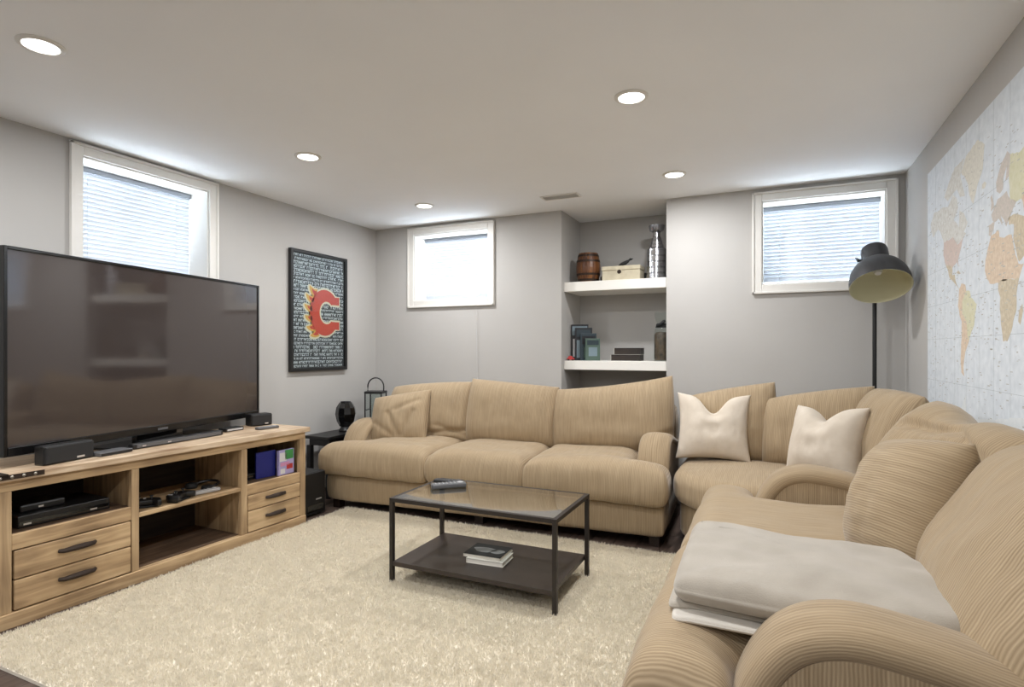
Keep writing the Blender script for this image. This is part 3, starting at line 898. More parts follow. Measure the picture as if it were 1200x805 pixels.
# right bay
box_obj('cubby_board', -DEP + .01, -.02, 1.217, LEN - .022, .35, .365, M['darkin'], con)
box_obj('rail', -.025, .0, 1.227, 1.645, .300, .365, M['console'], con, .003)
# middle shelf
box_obj('middle_shelf', -DEP + .01, -.008, .572, 1.195, .335, .356, M['console'], con, .002)


def drawer(y0, y1, z0, z1):
    d = box_obj('drawer', -.022, .004, y0, y1, z0, z1, M['console'], con, .004)
    yc, zc = (y0 + y1) / 2, (z0 + z1) / 2 + .01
    hl = .075
    MB().tube([(.004, yc - hl, zc), (.02, yc - hl + .015, zc), (.028, yc - .02, zc + .003), (.028, yc + .02, zc + .003), (.02, yc + hl - .015, zc), (.004, yc + hl, zc)],
              [.009, .011, .014, .014, .011, .009], 8).build('handle', M['iron'], d, True)


drawer(.058, .540, .205, .328); drawer(.058, .540, .072, .200)
drawer(1.233, 1.641, .205, .296); drawer(1.233, 1.641, .072, .200)

# ------------------------------------------------------------------ television
TVR = math.radians(10.23)
tv = thing('television', 'large flat black television standing on the wooden console', 'television', (-3.257, 2.19, 0.6685), TVR)
W, H, Z0 = 1.678, 0.95, 0.05
bz = MB(); e = .016
bz.box(-.045, 0, -W / 2, -W / 2 + e, Z0, Z0 + H, .003); bz.box(-.045, 0, W / 2 - e, W / 2, Z0, Z0 + H, .003)
bz.box(-.045, 0, -W / 2 + e, W / 2 - e, Z0 + H - e, Z0 + H, .003); bz.box(-.045, .002, -W / 2 + e, W / 2 - e, Z0, Z0 + .042, .004)
bz.build('bezel', M['bezel'], tv)
box_obj('screen', -.03, -.006, -W / 2 + e, W / 2 - e, Z0 + .042, Z0 + H - e, M['screen'], tv)
MB().box(-.07, -.03, -W / 2 + .05, W / 2 - .05, Z0 + .08, Z0 + H - .08, .02).build('rear_housing', M['blackm'], tv)
MB().box(-.05, -.012, -.16, .16, .012, Z0 + .02, .004).build('neck', M['blackg'], tv)
MB().box(-.13, .075, -.36, .36, .0005, .013, .005).build('stand_base', M['blackg'], tv)
box_obj('maker_badge', .002, .0028, -.035, .035, Z0 + .014, Z0 + .026, M['grey'], tv)


def speaker_box(name, label, w, d, h, loc, rz, badge=True, cat='speaker'):
    """front faces local +x, width along y"""
    r = thing(name, label, cat, loc, rz)
    MB().box(-d, -.012, -w / 2, w / 2, 0, h, .006).build('cabinet', M['black'], r)
    MB().box(-.014, 0, -w / 2 + .004, w / 2 - .004, .004, h - .004, .005).build('grille', M['blackm'], r)
    if badge: box_obj('badge', 0, .001, w * .12, w * .28, h * .14, h * .24, M['badge'], r)
    return r


speaker_box('center_speaker', 'wide black speaker at the near end of the console top', 0.235, 0.07, 0.088, onc(-.062, .305, .669), math.radians(10))
speaker_box('satellite_speaker', 'small black speaker at the far end of the console top', 0.15, 0.10, 0.082, (-3.245, 2.90, .6695), math.radians(-16))
# low bars and boxes under the screen
r = thing('sound_bar', 'long low black bar lying in front of the television', 'sound bar', (-3.10, 2.20, .6695), math.radians(4))
MB().box(-.045, 0, -.29, .29, 0, .030, .008, 3).build('body', M['black'], r, True)
box_obj('grille', -.001, .002, -.27, .27, .006, .024, M['grey'], r)
for yy in (-.24, -.09): box_obj('indicator', .002, .003, yy, yy + .02, .010, .016, M['badge'], r)
r = thing('media_player', 'flat dark grey box beside the wide black speaker', 'media player', (-3.03, 1.80, .6695), math.radians(6))
MB().box(-.09, 0, -.085, .085, 0, .018, .004).build('case', M['grey'], r)
box_obj('front_strip', -.001, .0015, -.08, .08, .003, .014, M['black'], r)
r = thing('set_top_box', 'small black box between the long bar and the small speaker', 'media player', (-3.20, 2.64, .6695), math.radians(2))
MB().box(-.07, 0, -.07, .07, 0, .022, .004).build('case', M['black'], r)
box_obj('front_strip', -.001, .0015, -.06, .06, .005, .016, M['lightgrey'], r)
remote('remote_control', 'pale grey remote control at the far end of the console top', 0.15, 0.045, 0.016, (-3.09, 2.80, .6695), math.radians(-12), M['grey'], M['lightgrey'])

# left cubby: cable box
r = thing('cable_box', 'black cable box inside the near open cubby', 'cable box', onc(-.07, .29, .4015), CROT)
MB().box(-.26, 0, -.19, .19, 0, .055, .004).build('case', M['black'], r)
box_obj('front_strip', -.001, .002, -.185, .185, .008, .03, M['blackg'], r)
for yy in (-.17, .10): box_obj('indicator', .002, .003, yy, yy + .03, .012, .02, M['badge'], r)
r = thing('router', 'black router box lying on the cable box in the cubby', 'router', onc(-.12, .22, .457), CROT)
MB().box(-.14, 0, -.09, .09, 0, .035, .008).build('case', M['black'], r)
box_obj('indicator', 0, .001, -.02, .0, .012, .02, M['badge'], r)


# game controllers on the middle shelf
def controller(label, loc, rz, m):
    r = thing('game_controller', label, 'controller', loc, rz, 'game controllers on the middle shelf')
    pts = [(-.075, -.05), (-.055, -.058), (-.035, -.02), (.035, -.02), (.055, -.058), (.075, -.05), (.075, .01), (.055, .04), (.02, .045), (-.02, .045), (-.055, .04), (-.075, .01)]
    MB().prism(pts, 0.008, .040, None, .007).build('body', m, r, True)
    for sx in (-.03, .03): MB().lathe([(0, .06), (.010, .059), (.011, .056), (.005, .053), (.005, .038)], 14, Matrix.Translation((sx, -.002, 0))).build('thumb_stick', M['blackm'], r, True)
    MB().box(-.006, .006, .014, .026, .038, .044, .001).box(-.05, -.044, .005, .03, .038, .044, .001).build('buttons', M['lightgrey'], r)
    MB().box(-.06, .06, -.03, .03, 0, .009, .003).build('underside', M['blackm'], r)
    return r


controller('black game controller nearest the post on the middle console shelf', onc(-.10, .67, .357), math.radians(60), M['black'])
controller('black game controller second from the post on the middle console shelf', onc(-.07, .84, .357), math.radians(110), M['black'])
r = remote('remote_control', 'white remote control on the middle console shelf', 0.19, 0.04, 0.02, onc(-.09, 1.0, .357), math.radians(-8), M['lightgrey'], M['white'])
r = thing('headset', 'black headset lying on the middle console shelf', 'headset', onc(-.20, 1.08, .357))
MB().tube([(.075 * math.cos(a), .085 * math.sin(a), .02 + .01 * math.sin(a)) for a in np.linspace(-.3, PI + .3, 20)], .008, 8).build('headband', M['black'], r, True)
for sx in (-1, 1): MB().lathe([(0, 0), (.03, 0), (.036, .012), (.03, .03), (0, .034)], 18, Matrix.Translation((sx * .07, -.03, 0))).build('ear_cup', M['blackm'], r, True)

# right cubby: game cases
def case(name, label, w, h, d, loc, rz, m, strips=(), cat='game case', group=None, tilt=0):
    """upright case: front cover faces local +x, width along y"""
    r = thing(name, label, cat, loc, rz, group)
    r.rotation_euler = (math.radians(tilt), 0, rz)
    MB().box(-d, 0, -w / 2, w / 2, 0, h, .0015).build('case', m, r)
    for (a, b2, c, d2, mm) in strips:
        box_obj('cover_print', 0, .0006, -w / 2 + w * a, -w / 2 + w * b2, h * c, h * d2, mm, r)
    return r


PR = lambda n, c: mat(n, srgb(*c), 0.4)
blue = PR('print_blue', (34, 40, 120)); pink = PR('print_pink', (214, 150, 190)); green = PR('print_green', (70, 150, 84)); lav = PR('print_lavender', (176, 168, 214)); red = PR('print_red', (190, 60, 60)); whitep = PR('print_white', (222, 222, 224)); slate = PR('print_slate', (46, 60, 68)); sage = PR('print_sage', (84, 104, 94)); dark = PR('print_dark', (30, 32, 38)); ice = PR('print_ice', (124, 142, 152))
case('game_case', 'dark blue game case standing in the far cubby', 0.14, 0.17, 0.015, onc(-.075, 1.43, .366), CROT + math.radians(-6), blue)
case('game_case', 'colourful lavender and green game case in the far cubby', 0.135, 0.165, 0.02, onc(-.035, 1.562, .366), CROT + math.radians(4), lav,
     ((.05, .5, .55, .9, whitep), (.4, .95, .6, .98, green), (.1, .7, .35, .5, pink), (.5, .9, .2, .4, red), (.1, .4, .05, .25, whitep)))
r = thing('disc_player', 'flat black disc player inside the far cubby', 'disc player', onc(-.10, 1.365, .366), CROT)
MB().box(-.24, 0, -.13, .13, 0, .04, .004).build('case', M['black'], r)
box_obj('front_strip', -.001, .0015, -.12, .12, .008, .03, M['blackg'], r)

# ------------------------------------------------------------------ subwoofer, end table and its things
r = thing('subwoofer', 'black subwoofer cube on the floor past the console end', 'subwoofer', (-3.00, 3.135, 0), math.radians(-2))
MB().box(-.34, -.012, -.10, .115, .012, .315, .006).build('cabinet', M['blackm'], r)
MB().box(-.014, 0, -.097, .112, .015, .312, .004).build('front_panel', M['black'], r)
box_obj('badge', 0, .001, .02, .075, .115, .125, M['badge'], r)
MB().box(-.002, .003, -.06, .09, .035, .085, .002).build('port', M['blackg'], r)
for sx in (-.30, -.04):
    for sy in (-.07, .085): MB().lathe([(.015, 0), (.015, .014)], 12, Matrix.Translation((sx, sy, 0))).build('foot', M['black'], r)

r = thing('end_table', 'narrow black end table between the left wall and the long sofa', 'table', (-3.345, 3.95, 0))
box_obj('top', -.13, .12, -.42, .42, .475, .50, M['black'], r, .004)
box_obj('apron', -.11, .10, -.39, .39, .42, .475, M['black'], r, .002)
for sx in (-.105, .095):
    for sy in (-.385, .385): box_obj('leg', sx - .02, sx + .02, sy - .02, sy + .02, 0, .42, M['black'], r, .002)
r = thing('dock_speaker', 'rounded glossy black speaker on the end table', 'speaker', (-3.335, 3.86, .50), math.radians(15))
MB().lathe([(0, 0), (.055, 0), (.058, .012), (.045, .03), (.04, .045)], 28).build('foot', M['black'], r, True)
MB().lathe([(0, .042), (.05, .045), (.075, .09), (.088, .15), (.080, .205), (.055, .245), (.05, .25), (0, .25)], 10).build('body', M['blackg'], r)
MB().lathe([(.04, .25), (.045, .256), (.03, .258), (0, .256)], 24).build('top_cap', M['blackm'], r, True)

r = thing('lantern', 'thin black wire lantern with an arched handle in the far corner', 'lantern', (-3.32, 4.25, .50), math.radians(20))
wl, hl = .075, .30
cage = MB()
for sx in (-1, 1):
    for sy in (-1, 1): cage.box(sx * wl - .005, sx * wl + .005, sy * wl - .005, sy * wl + .005, .012, hl)
for sx in (-1, 1): cage.box(sx * wl - .004, sx * wl + .004, -wl, wl, hl * .5 - .003, hl * .5 + .003)
cage.build('cage', M['black'], r)
MB().box(-wl - .008, wl + .008, -wl - .008, wl + .008, 0, .014, .003).build('base', M['black'], r)
MB().box(-wl - .008, wl + .008, -wl - .008, wl + .008, hl, hl + .022, .004).build('lid', M['black'], r)
MB().tube([(-wl, 0, hl + .02), (-wl, 0, hl + .06)] + [(-wl * math.cos(a), 0, hl + .06 + wl * 1.1 * math.sin(a)) for a in np.linspace(.1, PI - .1, 18)] + [(wl, 0, hl + .06), (wl, 0, hl + .02)], .006, 8).build('handle', M['black'], r, True)
MB().box(-wl + .006, wl - .006, -wl + .004, -wl + .006, .014, hl).box(-wl + .006, wl - .006, wl - .006, wl - .004, .014, hl).build('pane', M['glass'], r)

# ------------------------------------------------------------------ framed poster with the flaming C
PY0, PY1, PZ0, PZ1 = 3.43, 4.10, 1.022, 2.028
pw_, ph_ = PY1 - PY0, PZ1 - PZ0
r = thing('framed_poster', 'black framed poster with a red flaming letter C on the left wall', 'poster', (XL, PY0, PZ0), math.radians(90))
# local: x to the right on the wall, y into the wall (front = -y), z up
fw = .028
for a in ((0, fw, 0, ph_), (pw_ - fw, pw_, 0, ph_)): box_obj('frame_side', a[0], a[1], -.034, -.001, a[2], a[3], M['black'], r, .003)
for a in ((fw, pw_ - fw, 0, fw), (fw, pw_ - fw, ph_ - fw, ph_)): box_obj('frame_side', a[0], a[1], -.034, -.001, a[2], a[3], M['black'], r, .003)
post = box_obj('poster', fw, pw_ - fw, -.016, -.004, fw, ph_ - fw, mat('poster_ground', srgb(44, 46, 54), .5, coat=.2), r)
FLAT = Matrix(((1, 0, 0, 0), (0, 0, -1, 0), (0, 1, 0, 0), (0, 0, 0, 1)))   # (x,y,z)->(x,-z,y)
tx_ = bmesh.new()
iw, ih = pw_ - 2 * fw, ph_ - 2 * fw
rows = 30
pr = random.Random(3)
for k in range(rows):
    zc_ = fw + ih * (k + .5) / rows
    hgt = ih / rows * pr.choice((.6, .7, .8))
    xx = fw + .012 + pr.random() * .01
    while xx < fw + iw - .016:
        lw = hgt * pr.uniform(.35, .75)
        if pr.random() < .13: xx += hgt * .5; continue
        q = pr.random()
        bars = [(0, .3, 0, 1), (.3, 1, .75, 1)] if q < .3 else [(0, .3, 0, 1), (.7, 1, 0, 1), (.3, .7, .4, .65)] if q < .6 else [(0, 1, .75, 1), (.35, .65, 0, .75)] if q < .8 else [(0, .28, 0, 1), (.28, 1, 0, .25), (.28, 1, .75, 1)]
        for (a, b2, c, d2) in bars:
            xs_ = (xx + lw * a, min(xx + lw * b2, fw + iw - .01)); zz_ = (zc_ - hgt / 2 + hgt * c, zc_ - hgt / 2 + hgt * d2)
            if xs_[1] <= xs_[0]: continue
            vv = [tx_.verts.new((p, -.0164, q_)) for p, q_ in ((xs_[0], zz_[0]), (xs_[1], zz_[0]), (xs_[1], zz_[1]), (xs_[0], zz_[1]))]
            tx_.faces.new(vv)
        xx += lw * 1.3
me = bpy.data.meshes.new('print_rows'); tx_.to_mesh(me); tx_.free()
o = obj('print_rows', me, mat('poster_print', srgb(222, 226, 234), .5), post); o['kind'] = 'stuff'


def cshape(g):
    """letter C grown by g"""
    cx, cz = .40, .50
    out = []
    for a in np.linspace(math.radians(38), math.radians(322), 40):
        out.append((cx + (.178 + g) * math.cos(a), cz + (.20 + g) * math.sin(a)))
    inn = []
    for a in np.linspace(math.radians(322), math.radians(38), 34):
        inn.append((cx + .02 + (.085 - g) * math.cos(a), cz + (.098 - g) * math.sin(a)))
    # blunt terminals
    xt = cx + .178 + g * .6
    out[0] = (xt, cz + .075 - g); out[-1] = (xt, cz - .075 + g)
    out.insert(1, (xt, cz + .145 + g * .3)); out.insert(len(out) - 1, (xt, cz - .145 - g * .3))
    inn[0] = (cx + .09, cz - .075 + g); inn[-1] = (cx + .09, cz + .075 - g)
    return out + inn


def tongue(x, z, L, w, ang, curl, g=0.0):
    """flame tongue leaving (x,z)"""
    up, dn = [], []
    px_, pz_ = x, z; a = ang
    for k in range(11):
        t = k / 10; ww = (w * (1 - t) ** .8 + g * (1.0 if t < 1 else .4))
        up.append((px_ - math.sin(a) * ww, pz_ + math.cos(a) * ww)); dn.append((px_ + math.sin(a) * ww, pz_ - math.cos(a) * ww))
        px_ += math.cos(a) * (L + g) / 10; pz_ += math.sin(a) * (L + g) / 10; a += curl / 10
    return up + dn[::-1]


TL = 0.62


TON = [(.30, .655, .17, .040, math.radians(165), -1.0), (.27, .60, .17, .036, math.radians(178), -1.1), (.25, .53, .155, .036, math.radians(188), -1.1),
       (.25, .45, .14, .036, math.radians(196), -1.1), (.27, .375, .14, .036, math.radians(206), -1.0), (.31, .33, .14, .036, math.radians(222), -.9)]
cream = PR('logo_cream', (226, 214, 190)); yel = PR('logo_yellow', (228, 172, 84)); rd = PR('logo_red', (206, 70, 52))
lg = MB()
lg.prism(cshape(.016), 0, .0003, FLAT)
for t in TON: lg.prism(tongue(t[0], t[1], t[2] * TL, t[3], t[4], t[5], g=.016), 0, .0003, FLAT)
lg.build('emblem_outline', cream, post, False, (0, -.0167, 0))
lg = MB()
for t in TON: lg.prism(tongue(t[0], t[1], t[2] * TL, t[3], t[4], t[5], g=.003), 0, .0003, FLAT)
lg.build('emblem_flames', yel, post, False, (0, -.0172, 0))
lg = MB()
lg.prism(cshape(0), 0, .0003, FLAT)
for t in TON: lg.prism(tongue(t[0], t[1], t[2] * TL * .66, t[3] * .66, t[4], t[5], 0), 0, .0003, FLAT)
lg.build('emblem_letter', rd, post, False, (0, -.0177, 0))
box_obj('glazing', fw, pw_ - fw, -.0225, -.0215, fw, ph_ - fw, M['glass'], r)

# ------------------------------------------------------------------ things on the shelves
ZU, ZL = 1.7775, 1.1085
r = thing('wooden_barrel', 'small brown wooden barrel on the upper niche shelf', 'barrel', (-1.445, 4.76, ZU))
prof = lambda z: .082 + .022 * math.sin(PI * z / .255)
ns = 14
for k in range(ns):
    a0, a1 = 2 * PI * k / ns, 2 * PI * (k + .97) / ns
    t = bmesh.new(); rr = []
    for z in np.linspace(0, .255, 9):
        q = prof(z)
        rr.append([t.verts.new((f * math.cos(a), f * math.sin(a), z)) for f, a in ((q - .012, a0), (q, a0), (q + .0006, (a0 + a1) / 2), (q, a1), (q - .012, a1))])
    for A, B in zip(rr, rr[1:]):
        for i in range(5): t.faces.new((A[i], A[(i + 1) % 5], B[(i + 1) % 5], B[i]))
    t.faces.new(rr[0]); t.faces.new(rr[-1]); bmesh.ops.recalc_face_normals(t, faces=t.faces)
    me = bpy.data.meshes.new('stave'); t.to_mesh(me); t.free(); obj('stave', me, M['barrel'], r)
for z in (.022, .07, .185, .232): MB().lathe([(prof(z - .009) + .0005, z - .009), (prof(z - .009) + .003, z - .009), (prof(z + .009) + .003, z + .009), (prof(z + .009) + .0005, z + .009)], 32, cap=False).build('hoop', M['iron'], r, True)
MB().lathe([(0, .006), (.072, .006), (.072, .243), (0, .243)], 24).build('head', M['barrel'], r)
r = thing('cream_chest', 'cream wooden chest with a dark round clasp on the upper shelf', 'chest', (-1.14, 4.76, ZU))
MB().box(-.158, .158, -.09, .09, 0, .085, .003).build('body', M['chest'], r)
MB().box(-.162, .162, -.094, .094, .087, .122, .005).build('lid', M['chest'], r)
MB().lathe([(0, .006), (.016, .005), (.018, 0)], 18, Matrix.Translation((-.012, -.0905, .072)) @ Matrix.Rotation(PI / 2, 4, 'X')).build('clasp', M['iron'], r, True)
MB().box(-.04, .016, -.0925, -.0895, .05, .112, .001).build('clasp_plate', M['chest'], r)
r = thing('bird_figurine', 'small black bird figurine on top of the cream chest', 'figurine', (-1.12, 4.75, ZU + .1225), math.radians(10))
MB().tube([(-.055, 0, .012), (-.03, 0, .022), (0, 0, .032), (.022, 0, .045), (.035, 0, .055)], [.004, .014, .017, .012, .004], 12).build('body', M['blackm'], r, True)
MB().tube([(.028, 0, .050), (.042, 0, .062), (.050, 0, .060), (.066, 0, .066)], [.006, .010, .008, .001], 10).build('head', M['blackm'], r, True)
MB().prism([(-.05, -.01), (.055, -.01), (.055, .01), (-.05, .01)], 0, .004).tube([(.0, -.006, .02), (.004, -.006, .003)], .0025, 6).tube([(.0, .006, .02), (.004, .006, .003)], .0025, 6).build('perch', M['blackm'], r)
tag(MB().box(-.035, .035, -.03, .03, 0, .055, .004).box(-.028, .028, -.024, .024, .055, .062, .002).build('trinket_box', M['leather'], None, False, (-1.315, 4.83, ZU)), 'small dark trinket box between the barrel and the cream chest', 'box')
r = thing('silver_trophy', 'tall silver banded trophy at the right end of the upper shelf', 'trophy', (-.862, 4.76, ZU))
pz = [(0, 0), (.082, 0)]
for k in range(5): pz += [(.082, .008 + k * .047), (.080, .044 + k * .047), (.077, .047 + k * .047), (.077, .052 + k * .047)]
MB().lathe(pz + [(.077, .25), (.06, .262), (0, .262)], 36).build('barrel', M['steel'], r, True)
MB().lathe([(.058, .26), (.055, .285), (.048, .29), (.046, .315), (.04, .32), (.036, .345), (.03, .35), (.028, .385), (.036, .392)], 32).build('collar', M['steel'], r, True)
MB().lathe([(.03, .39), (.055, .402), (.062, .425), (.066, .445), (.062, .445), (.05, .41), (0, .40)], 32).build('bowl', M['steel'], r, True)
tag(MB().box(-.03, .03, -.03, .03, 0, .075, .003).box(-.024, .024, -.024, .024, .075, .082, .002).build('trinket_box', M['black'], None, False, (-.985, 4.92, ZU)), 'small black box half hidden behind the silver trophy', 'box')

# lower shelf: upright cases fanned out, facing into the room (front along -y)
cs = [(-1.535, 4.80, .15, .315, 72, dark, ((.06, .94, .70, .95, ice), (.1, .45, .1, .6, whitep), (.5, .9, .15, .65, slate)), 'tall dark framed case, leftmost of the upright cases on the lower shelf'),
      (-1.490, 4.77, .15, .285, 66, dark, ((.1, .9, .72, .94, slate), (.1, .5, .08, .62, ice), (.55, .9, .2, .5, whitep)), 'dark case with pale streaks, second of the upright cases'),
      (-1.440, 4.75, .14, .235, 60, slate, ((.1, .9, .6, .9, dark), (.2, .8, .1, .5, sage)), 'slate coloured case, third of the upright cases'),
      (-1.395, 4.73, .13, .19, 54, sage, ((.1, .9, .7, .92, slate), (.2, .8, .2, .6, ice)), 'short green case, rightmost of the upright cases')]
for (cx, cy, w, h, yaw, m, st_, lb) in cs:
    case('upright_case', lb, w, h, .02, (cx, cy, ZL), math.radians(-yaw), m, st_, 'case', 'upright cases on the lower shelf')
r = thing('red_toy_car', 'tiny red toy beside the upright cases on the lower shelf', 'toy', (-1.575, 4.67, ZL), math.radians(15))
MB().prism([(-.03, 0.006), (.03, .006), (.032, .02), (.018, .024), (.01, .04), (-.016, .04), (-.024, .024), (-.031, .022)], -.014, .014, Matrix(((1, 0, 0, 0), (0, 0, 1, 0), (0, 1, 0, 0), (0, 0, 0, 1))), .002).build('body', red, r)
for sx in (-.018, .018):
    for sy in (-.013, .013): MB().lathe([(0, -.003), (.008, -.003), (.008, .003), (0, .003)], 12, Matrix.Translation((sx, sy, .008)) @ Matrix.Rotation(PI / 2, 4, 'X')).build('wheel', M['black'], r)
book('old_book', 'wide dark brown book, lower of the stack on the lower shelf', .245, .17, .052, (-1.105, 4.77, ZL), 0, M['leather'], pages=M['leather'])
book('old_book', 'dark brown book, upper of the stack on the lower shelf', .225, .165, .055, (-1.09, 4.77, ZL + .0525), math.radians(1), M['leather'], pages=M['leather'])
r = thing('glass_jar', 'tall glass jar of brown pieces at the lower shelf right end', 'jar', (-.818, 4.74, ZL))
MB().lathe([(0, 0), (.060, 0), (.063, .01), (.063, .22), (.05, .27), (.036, .29), (.036, .31), (.048, .33), (.058, .37), (.055, .40)], 32, cap=False).build('glass', M['glass'], r, True)
MB().lathe([(0, .006), (.057, .006), (.058, .10), (.057, .215), (.045, .235), (0, .24)], 28).build('filling', M['jarfill'], r, True)
MB().lathe([(.050, .275), (.045, .29), (.04, .305), (.038, .308), (.036, .29)], 24, cap=False).tube([(-.03, -.045, .29), (0, -.058, .30), (.02, -.052, .318), (.03, -.04, .325)], .012, 8).build('ribbon', M['blackm'], r, True)

# ------------------------------------------------------------------ floor lamp
LX, LY = 0.617, 4.40
r = thing('floor_lamp', 'dark grey floor lamp with a large dome shade in the corner', 'lamp', (LX, LY, 0))
MB().lathe([(0, 0), (.128, 0), (.13, .006), (.128, .02), (.03, .026), (.018, .04), (0, .04)], 36).build('base', M['lampgrey'], r, True)
MB().lathe([(.0125, .03), (.0125, 1.74), (0, 1.745)], 16).build('pole', M['black'], r, True)
axis = Vector((0.044, -0.532, -0.846)).normalized()     # direction the shade opening faces
RIM = Vector((0.609, 4.12, 1.588)) - Vector((LX, LY, 0))
q = Vector((0, 0, 1)).rotation_difference(-axis).to_matrix().to_4x4()
MT = Matrix.Translation(RIM) @ q
sh = MB().lathe([(.168, 0), (.166, .05), (.154, .10), (.130, .145), (.098, .178), (.076, .19)], 48, MT, cap=False).build('shade', M['lampgrey'], r, True)
MB().lathe([(.168, 0), (.165, 0), (.162, .05), (.150, .098), (.126, .141), (.094, .172), (0, .178)], 48, MT, cap=False).build('shade_lining', M['lampin'], sh, True)
MB().lathe([(.076, .188), (.075, .195), (.075, .285), (.07, .302), (.05, .31), (0, .312)], 36, MT).build('cap', M['lampgrey'], sh, True)
MB().lathe([(0, .10), (.018, .104), (.026, .125), (.02, .145), (.014, .16), (.014, .178)], 20, MT).build('bulb', M['white'], sh, True)
top = Vector((0, 0, 1.735)); ctr = MT @ Vector((0, 0, .215))
side = axis.cross(Vector((0, 0, 1))).normalized()
for sgn in (-1, 1):
    MB().tube([ctr + side * sgn * .070, ctr + side * sgn * .102], .009, 10).build('knob', M['black'], r, True)
MB().tube([ctr + side * .10, ctr + side * .10 + Vector((0, .08, .03)), top + Vector((0, 0, -.02)), ctr - side * .10 + Vector((0, .08, .03)), ctr - side * .10], .006, 8).build('bracket', M['black'], r, True)

# ------------------------------------------------------------------ world map on the right wall
MYC, MS, MZ0 = 2.875, 0.00588, 1.44


def miller(lon, lat):
    k = math.radians(lat)
    return (lon * MS, MS * 57.2958 * 1.25 * math.asinh(math.tan(0.8 * k)))


r = thing('world_map', 'large pale blue world map print covering the right wall', 'map', (XR, MYC, MZ0), math.radians(-90))
# local: x along the wall (towards the viewer = east), y into the wall, z up


def mapmat(name, c, v=None, s=40):
    return mat(name, srgb(*c), .8, spec=.2, var=srgb(*(v or [min(255, int(x * .84)) for x in c])), vscale=s)


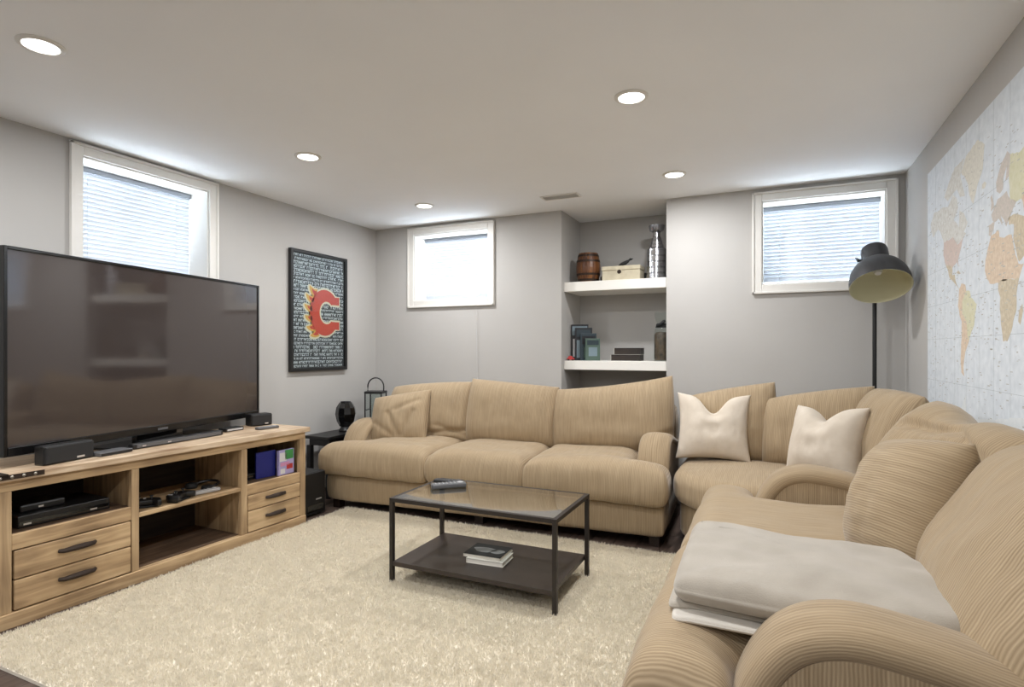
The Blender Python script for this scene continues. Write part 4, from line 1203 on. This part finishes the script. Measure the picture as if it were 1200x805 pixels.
xm, zt, zb = 180 * MS, 2.20 - MZ0, miller(0, -86)[1]
box_obj('sheet', -xm, xm, -.004, -.0005, zb, zt, mapmat('map_sea', (222, 228, 234), (206, 213, 220), 26), r)
mm = dict(cold=mapmat('map_cold', (224, 228, 230), (214, 219, 222), 40), ice=mapmat('map_ice', (224, 222, 212), (206, 204, 196), 60), canada=mapmat('map_canada', (198, 196, 190), (222, 224, 222), 46), usa=mapmat('map_rose', (214, 198, 190), (200, 186, 180), 50),
          sand=mapmat('map_sand', (212, 202, 182), (190, 178, 156), 60), olive=mapmat('map_olive', (206, 204, 172), (216, 214, 192), 40), peach=mapmat('map_peach', (224, 208, 188), (204, 184, 164), 55), mix=mapmat('map_mixed', (210, 200, 194), (190, 186, 178), 70))
LAND = [
    ('alaska', 'canada', [(-168, 66), (-156, 71), (-141, 70), (-141, 60), (-150, 59), (-158, 57), (-165, 61)]),
    ('canada', 'canada', [(-141, 70), (-125, 70), (-110, 68), (-95, 72), (-85, 69), (-81, 64), (-93, 59), (-82, 55), (-79, 52), (-77, 62), (-66, 59), (-56, 52), (-65, 48), (-60, 46), (-70, 44), (-83, 42), (-95, 49), (-123, 49), (-130, 55), (-141, 60)]),
    ('arctic_islands', 'canada', [(-122, 74), (-105, 79), (-90, 82), (-65, 82), (-75, 77), (-63, 67), (-75, 68), (-85, 73), (-110, 71)]),
    ('greenland', 'ice', [(-73, 78), (-60, 82), (-32, 83.5), (-18, 80), (-22, 72), (-32, 68), (-43, 60), (-52, 66), (-55, 71), (-66, 76)]),
    ('united_states', 'usa', [(-123, 49), (-95, 49), (-83, 42), (-70, 44), (-67, 45), (-75, 37), (-81, 31), (-80, 26), (-84, 30), (-97, 27), (-105, 30), (-117, 32), (-124, 40)]),
    ('mexico', 'sand', [(-117, 32), (-105, 30), (-97, 27), (-97, 21), (-90, 21), (-88, 16), (-83, 11), (-78, 8), (-86, 12), (-95, 16), (-105, 20), (-109, 26)]),
    ('cuba', 'sand', [(-85, 22), (-80, 23), (-74, 20), (-78, 20)]),
    ('andes', 'peach', [(-78, 8), (-72, 12), (-62, 10), (-60, 5), (-70, -3), (-70, -12), (-60, -18), (-66, -23), (-71, -18), (-76, -14), (-81, -5), (-79, 1)]),
    ('brazil', 'olive', [(-60, 5), (-51, 4), (-48, -1), (-35, -7), (-39, -15), (-41, -22), (-48, -27), (-53, -33), (-57, -28), (-58, -20), (-60, -18), (-70, -12), (-70, -3)]),
    ('argentina', 'peach', [(-66, -23), (-60, -18), (-58, -20), (-57, -28), (-53, -33), (-58, -37), (-62, -40), (-65, -45), (-67, -50), (-65, -55), (-72, -53), (-74, -44), (-71, -30), (-71, -18)]),
    ('north_africa', 'peach', [(-17, 15), (-16, 22), (-9, 31), (-5, 36), (10, 37), (11, 33), (20, 31), (32, 31), (37, 21), (43, 12), (51, 11), (44, 3), (30, 4), (14, 5), (9, 4), (-7, 5), (-13, 9)]),
    ('south_africa', 'sand', [(9, 4), (14, 5), (30, 4), (44, 3), (40, -6), (40, -16), (35, -22), (32, -28), (25, -34), (18, -34), (14, -23), (12, -14), (13, -6), (9, -1)]),
    ('madagascar', 'sand', [(44, -17), (49, -13), (50, -17), (46, -25), (43, -23)]),
    ('iberia', 'mix', [(-9, 43), (2, 43), (0, 39), (-5, 36), (-9, 37)]),
    ('western_europe', 'mix', [(-4, 48), (2, 51), (8, 54), (14, 54), (24, 55), (30, 50), (40, 47), (35, 45), (29, 41), (23, 37), (20, 41), (13, 45), (16, 39), (9, 44), (2, 43), (-1, 44)]),
    ('britain', 'mix', [(-5, 50), (1, 51), (0, 54), (-3, 58), (-6, 57), (-4, 54)]),
    ('iceland', 'ice', [(-23, 64), (-18, 63.5), (-14, 65), (-18, 66.5), (-23, 66)]),
    ('scandinavia', 'mix', [(6, 58), (5, 62), (14, 68), (25, 71), (30, 69), (28, 61), (22, 60), (24, 66), (18, 62), (17, 57), (12, 56)]),
    ('turkey_arabia', 'sand', [(27, 41), (40, 41), (50, 38), (62, 36), (66, 25), (57, 26), (60, 22), (52, 16), (44, 13), (35, 28), (36, 36), (28, 37)]),
    ('russia', 'olive', [(28, 61), (30, 69), (44, 67), (60, 69), (72, 73), (100, 77), (113, 74), (140, 73), (170, 70), (179, 66), (163, 60), (156, 52), (142, 59), (135, 54), (131, 43), (118, 50), (98, 50), (80, 51), (60, 52), (48, 47), (40, 47), (30, 50)]),
    ('central_asia', 'peach', [(48, 47), (60, 52), (80, 51), (87, 49), (74, 38), (62, 36), (53, 38)]),
    ('china', 'usa', [(74, 38), (87, 49), (98, 50), (118, 50), (131, 43), (122, 39), (121, 30), (110, 21), (98, 22), (88, 28), (78, 32)]),
    ('india', 'sand', [(66, 25), (74, 36), (78, 32), (88, 28), (92, 22), (80, 14), (77, 8), (73, 17)]),
    ('southeast_asia', 'olive', [(92, 22), (98, 22), (110, 21), (108, 11), (102, 12), (103, 2), (98, 10)]),
    ('japan', 'mix', [(130, 32), (140, 36), (145, 44), (140, 42), (136, 36)]),
    ('borneo', 'olive', [(109, 1), (117, 7), (119, 2), (115, -4), (110, -3)]),
    ('sumatra', 'olive', [(95, 5), (104, -2), (106, -6), (101, -3)]),
    ('new_guinea', 'peach', [(131, -1), (141, -3), (150, -9), (140, -8)]),
    ('australia', 'peach', [(114, -22), (122, -18), (130, -12), (137, -15), (142, -11), (146, -19), (153, -26), (150, -37), (140, -38), (131, -32), (115, -34)]),
    ('new_zealand', 'mix', [(173, -35), (178, -38), (170, -46), (167, -45)]),
    ('antarctica', 'cold', [(-178, -78), (-120, -74), (-75, -73), (-60, -64), (-60, -76), (-20, -73), (40, -69), (110, -66), (165, -71), (178, -78), (178, -83), (-178, -83)]),
]
import itertools
mr = random.Random(11)
for nm, k, pts in LAND:
    P2 = []
    for (a, b2) in zip(pts, pts[1:] + pts[:1]):
        p, q2 = Vector(miller(*a)), Vector(miller(*b2))
        L = (q2 - p).length; n = max(1, int(L / .02))
        for i in range(n):
            t = p.lerp(q2, i / n)
            if 0 < i: t += Vector((mr.uniform(-1, 1), mr.uniform(-1, 1))) * .0035
            P2.append((t.x, t.y))
    MB().prism(P2, 0, .0005, FLAT).build('land_' + nm, mm[k], r, False, (0, -.004, 0))
# rows of tiny print and graticule on the sea
gb = MB()
for lon in range(-150, 180, 30): gb.box(lon * MS - .0006, lon * MS + .0006, -.0043, -.004, zb, zt)
for lat in (-60, -30, 0, 30, 60):
    z = miller(0, lat)[1]; gb.box(-xm, xm, -.0043, -.004, z - .0006, z + .0006)
gb.build('graticule', mapmat('map_line', (178, 188, 192)), r)
pb = bmesh.new()
for k in range(900):
    lon, lat = mr.uniform(-178, 178), mr.uniform(-75, 82)
    x_, z_ = miller(lon, lat); w_, h_ = mr.uniform(.006, .028), mr.uniform(.002, .005)
    vv = [pb.verts.new((x_ + a, -.0048, z_ + c)) for a, c in ((0, 0), (w_, 0), (w_, h_), (0, h_))]
    if x_ + w_ < xm: pb.faces.new(vv)
me = bpy.data.meshes.new('tiny_print'); pb.to_mesh(me); pb.free()
o = obj('tiny_print', me, mapmat('map_print', (172, 174, 172), (192, 190, 184), 80), r); o['kind'] = 'stuff'
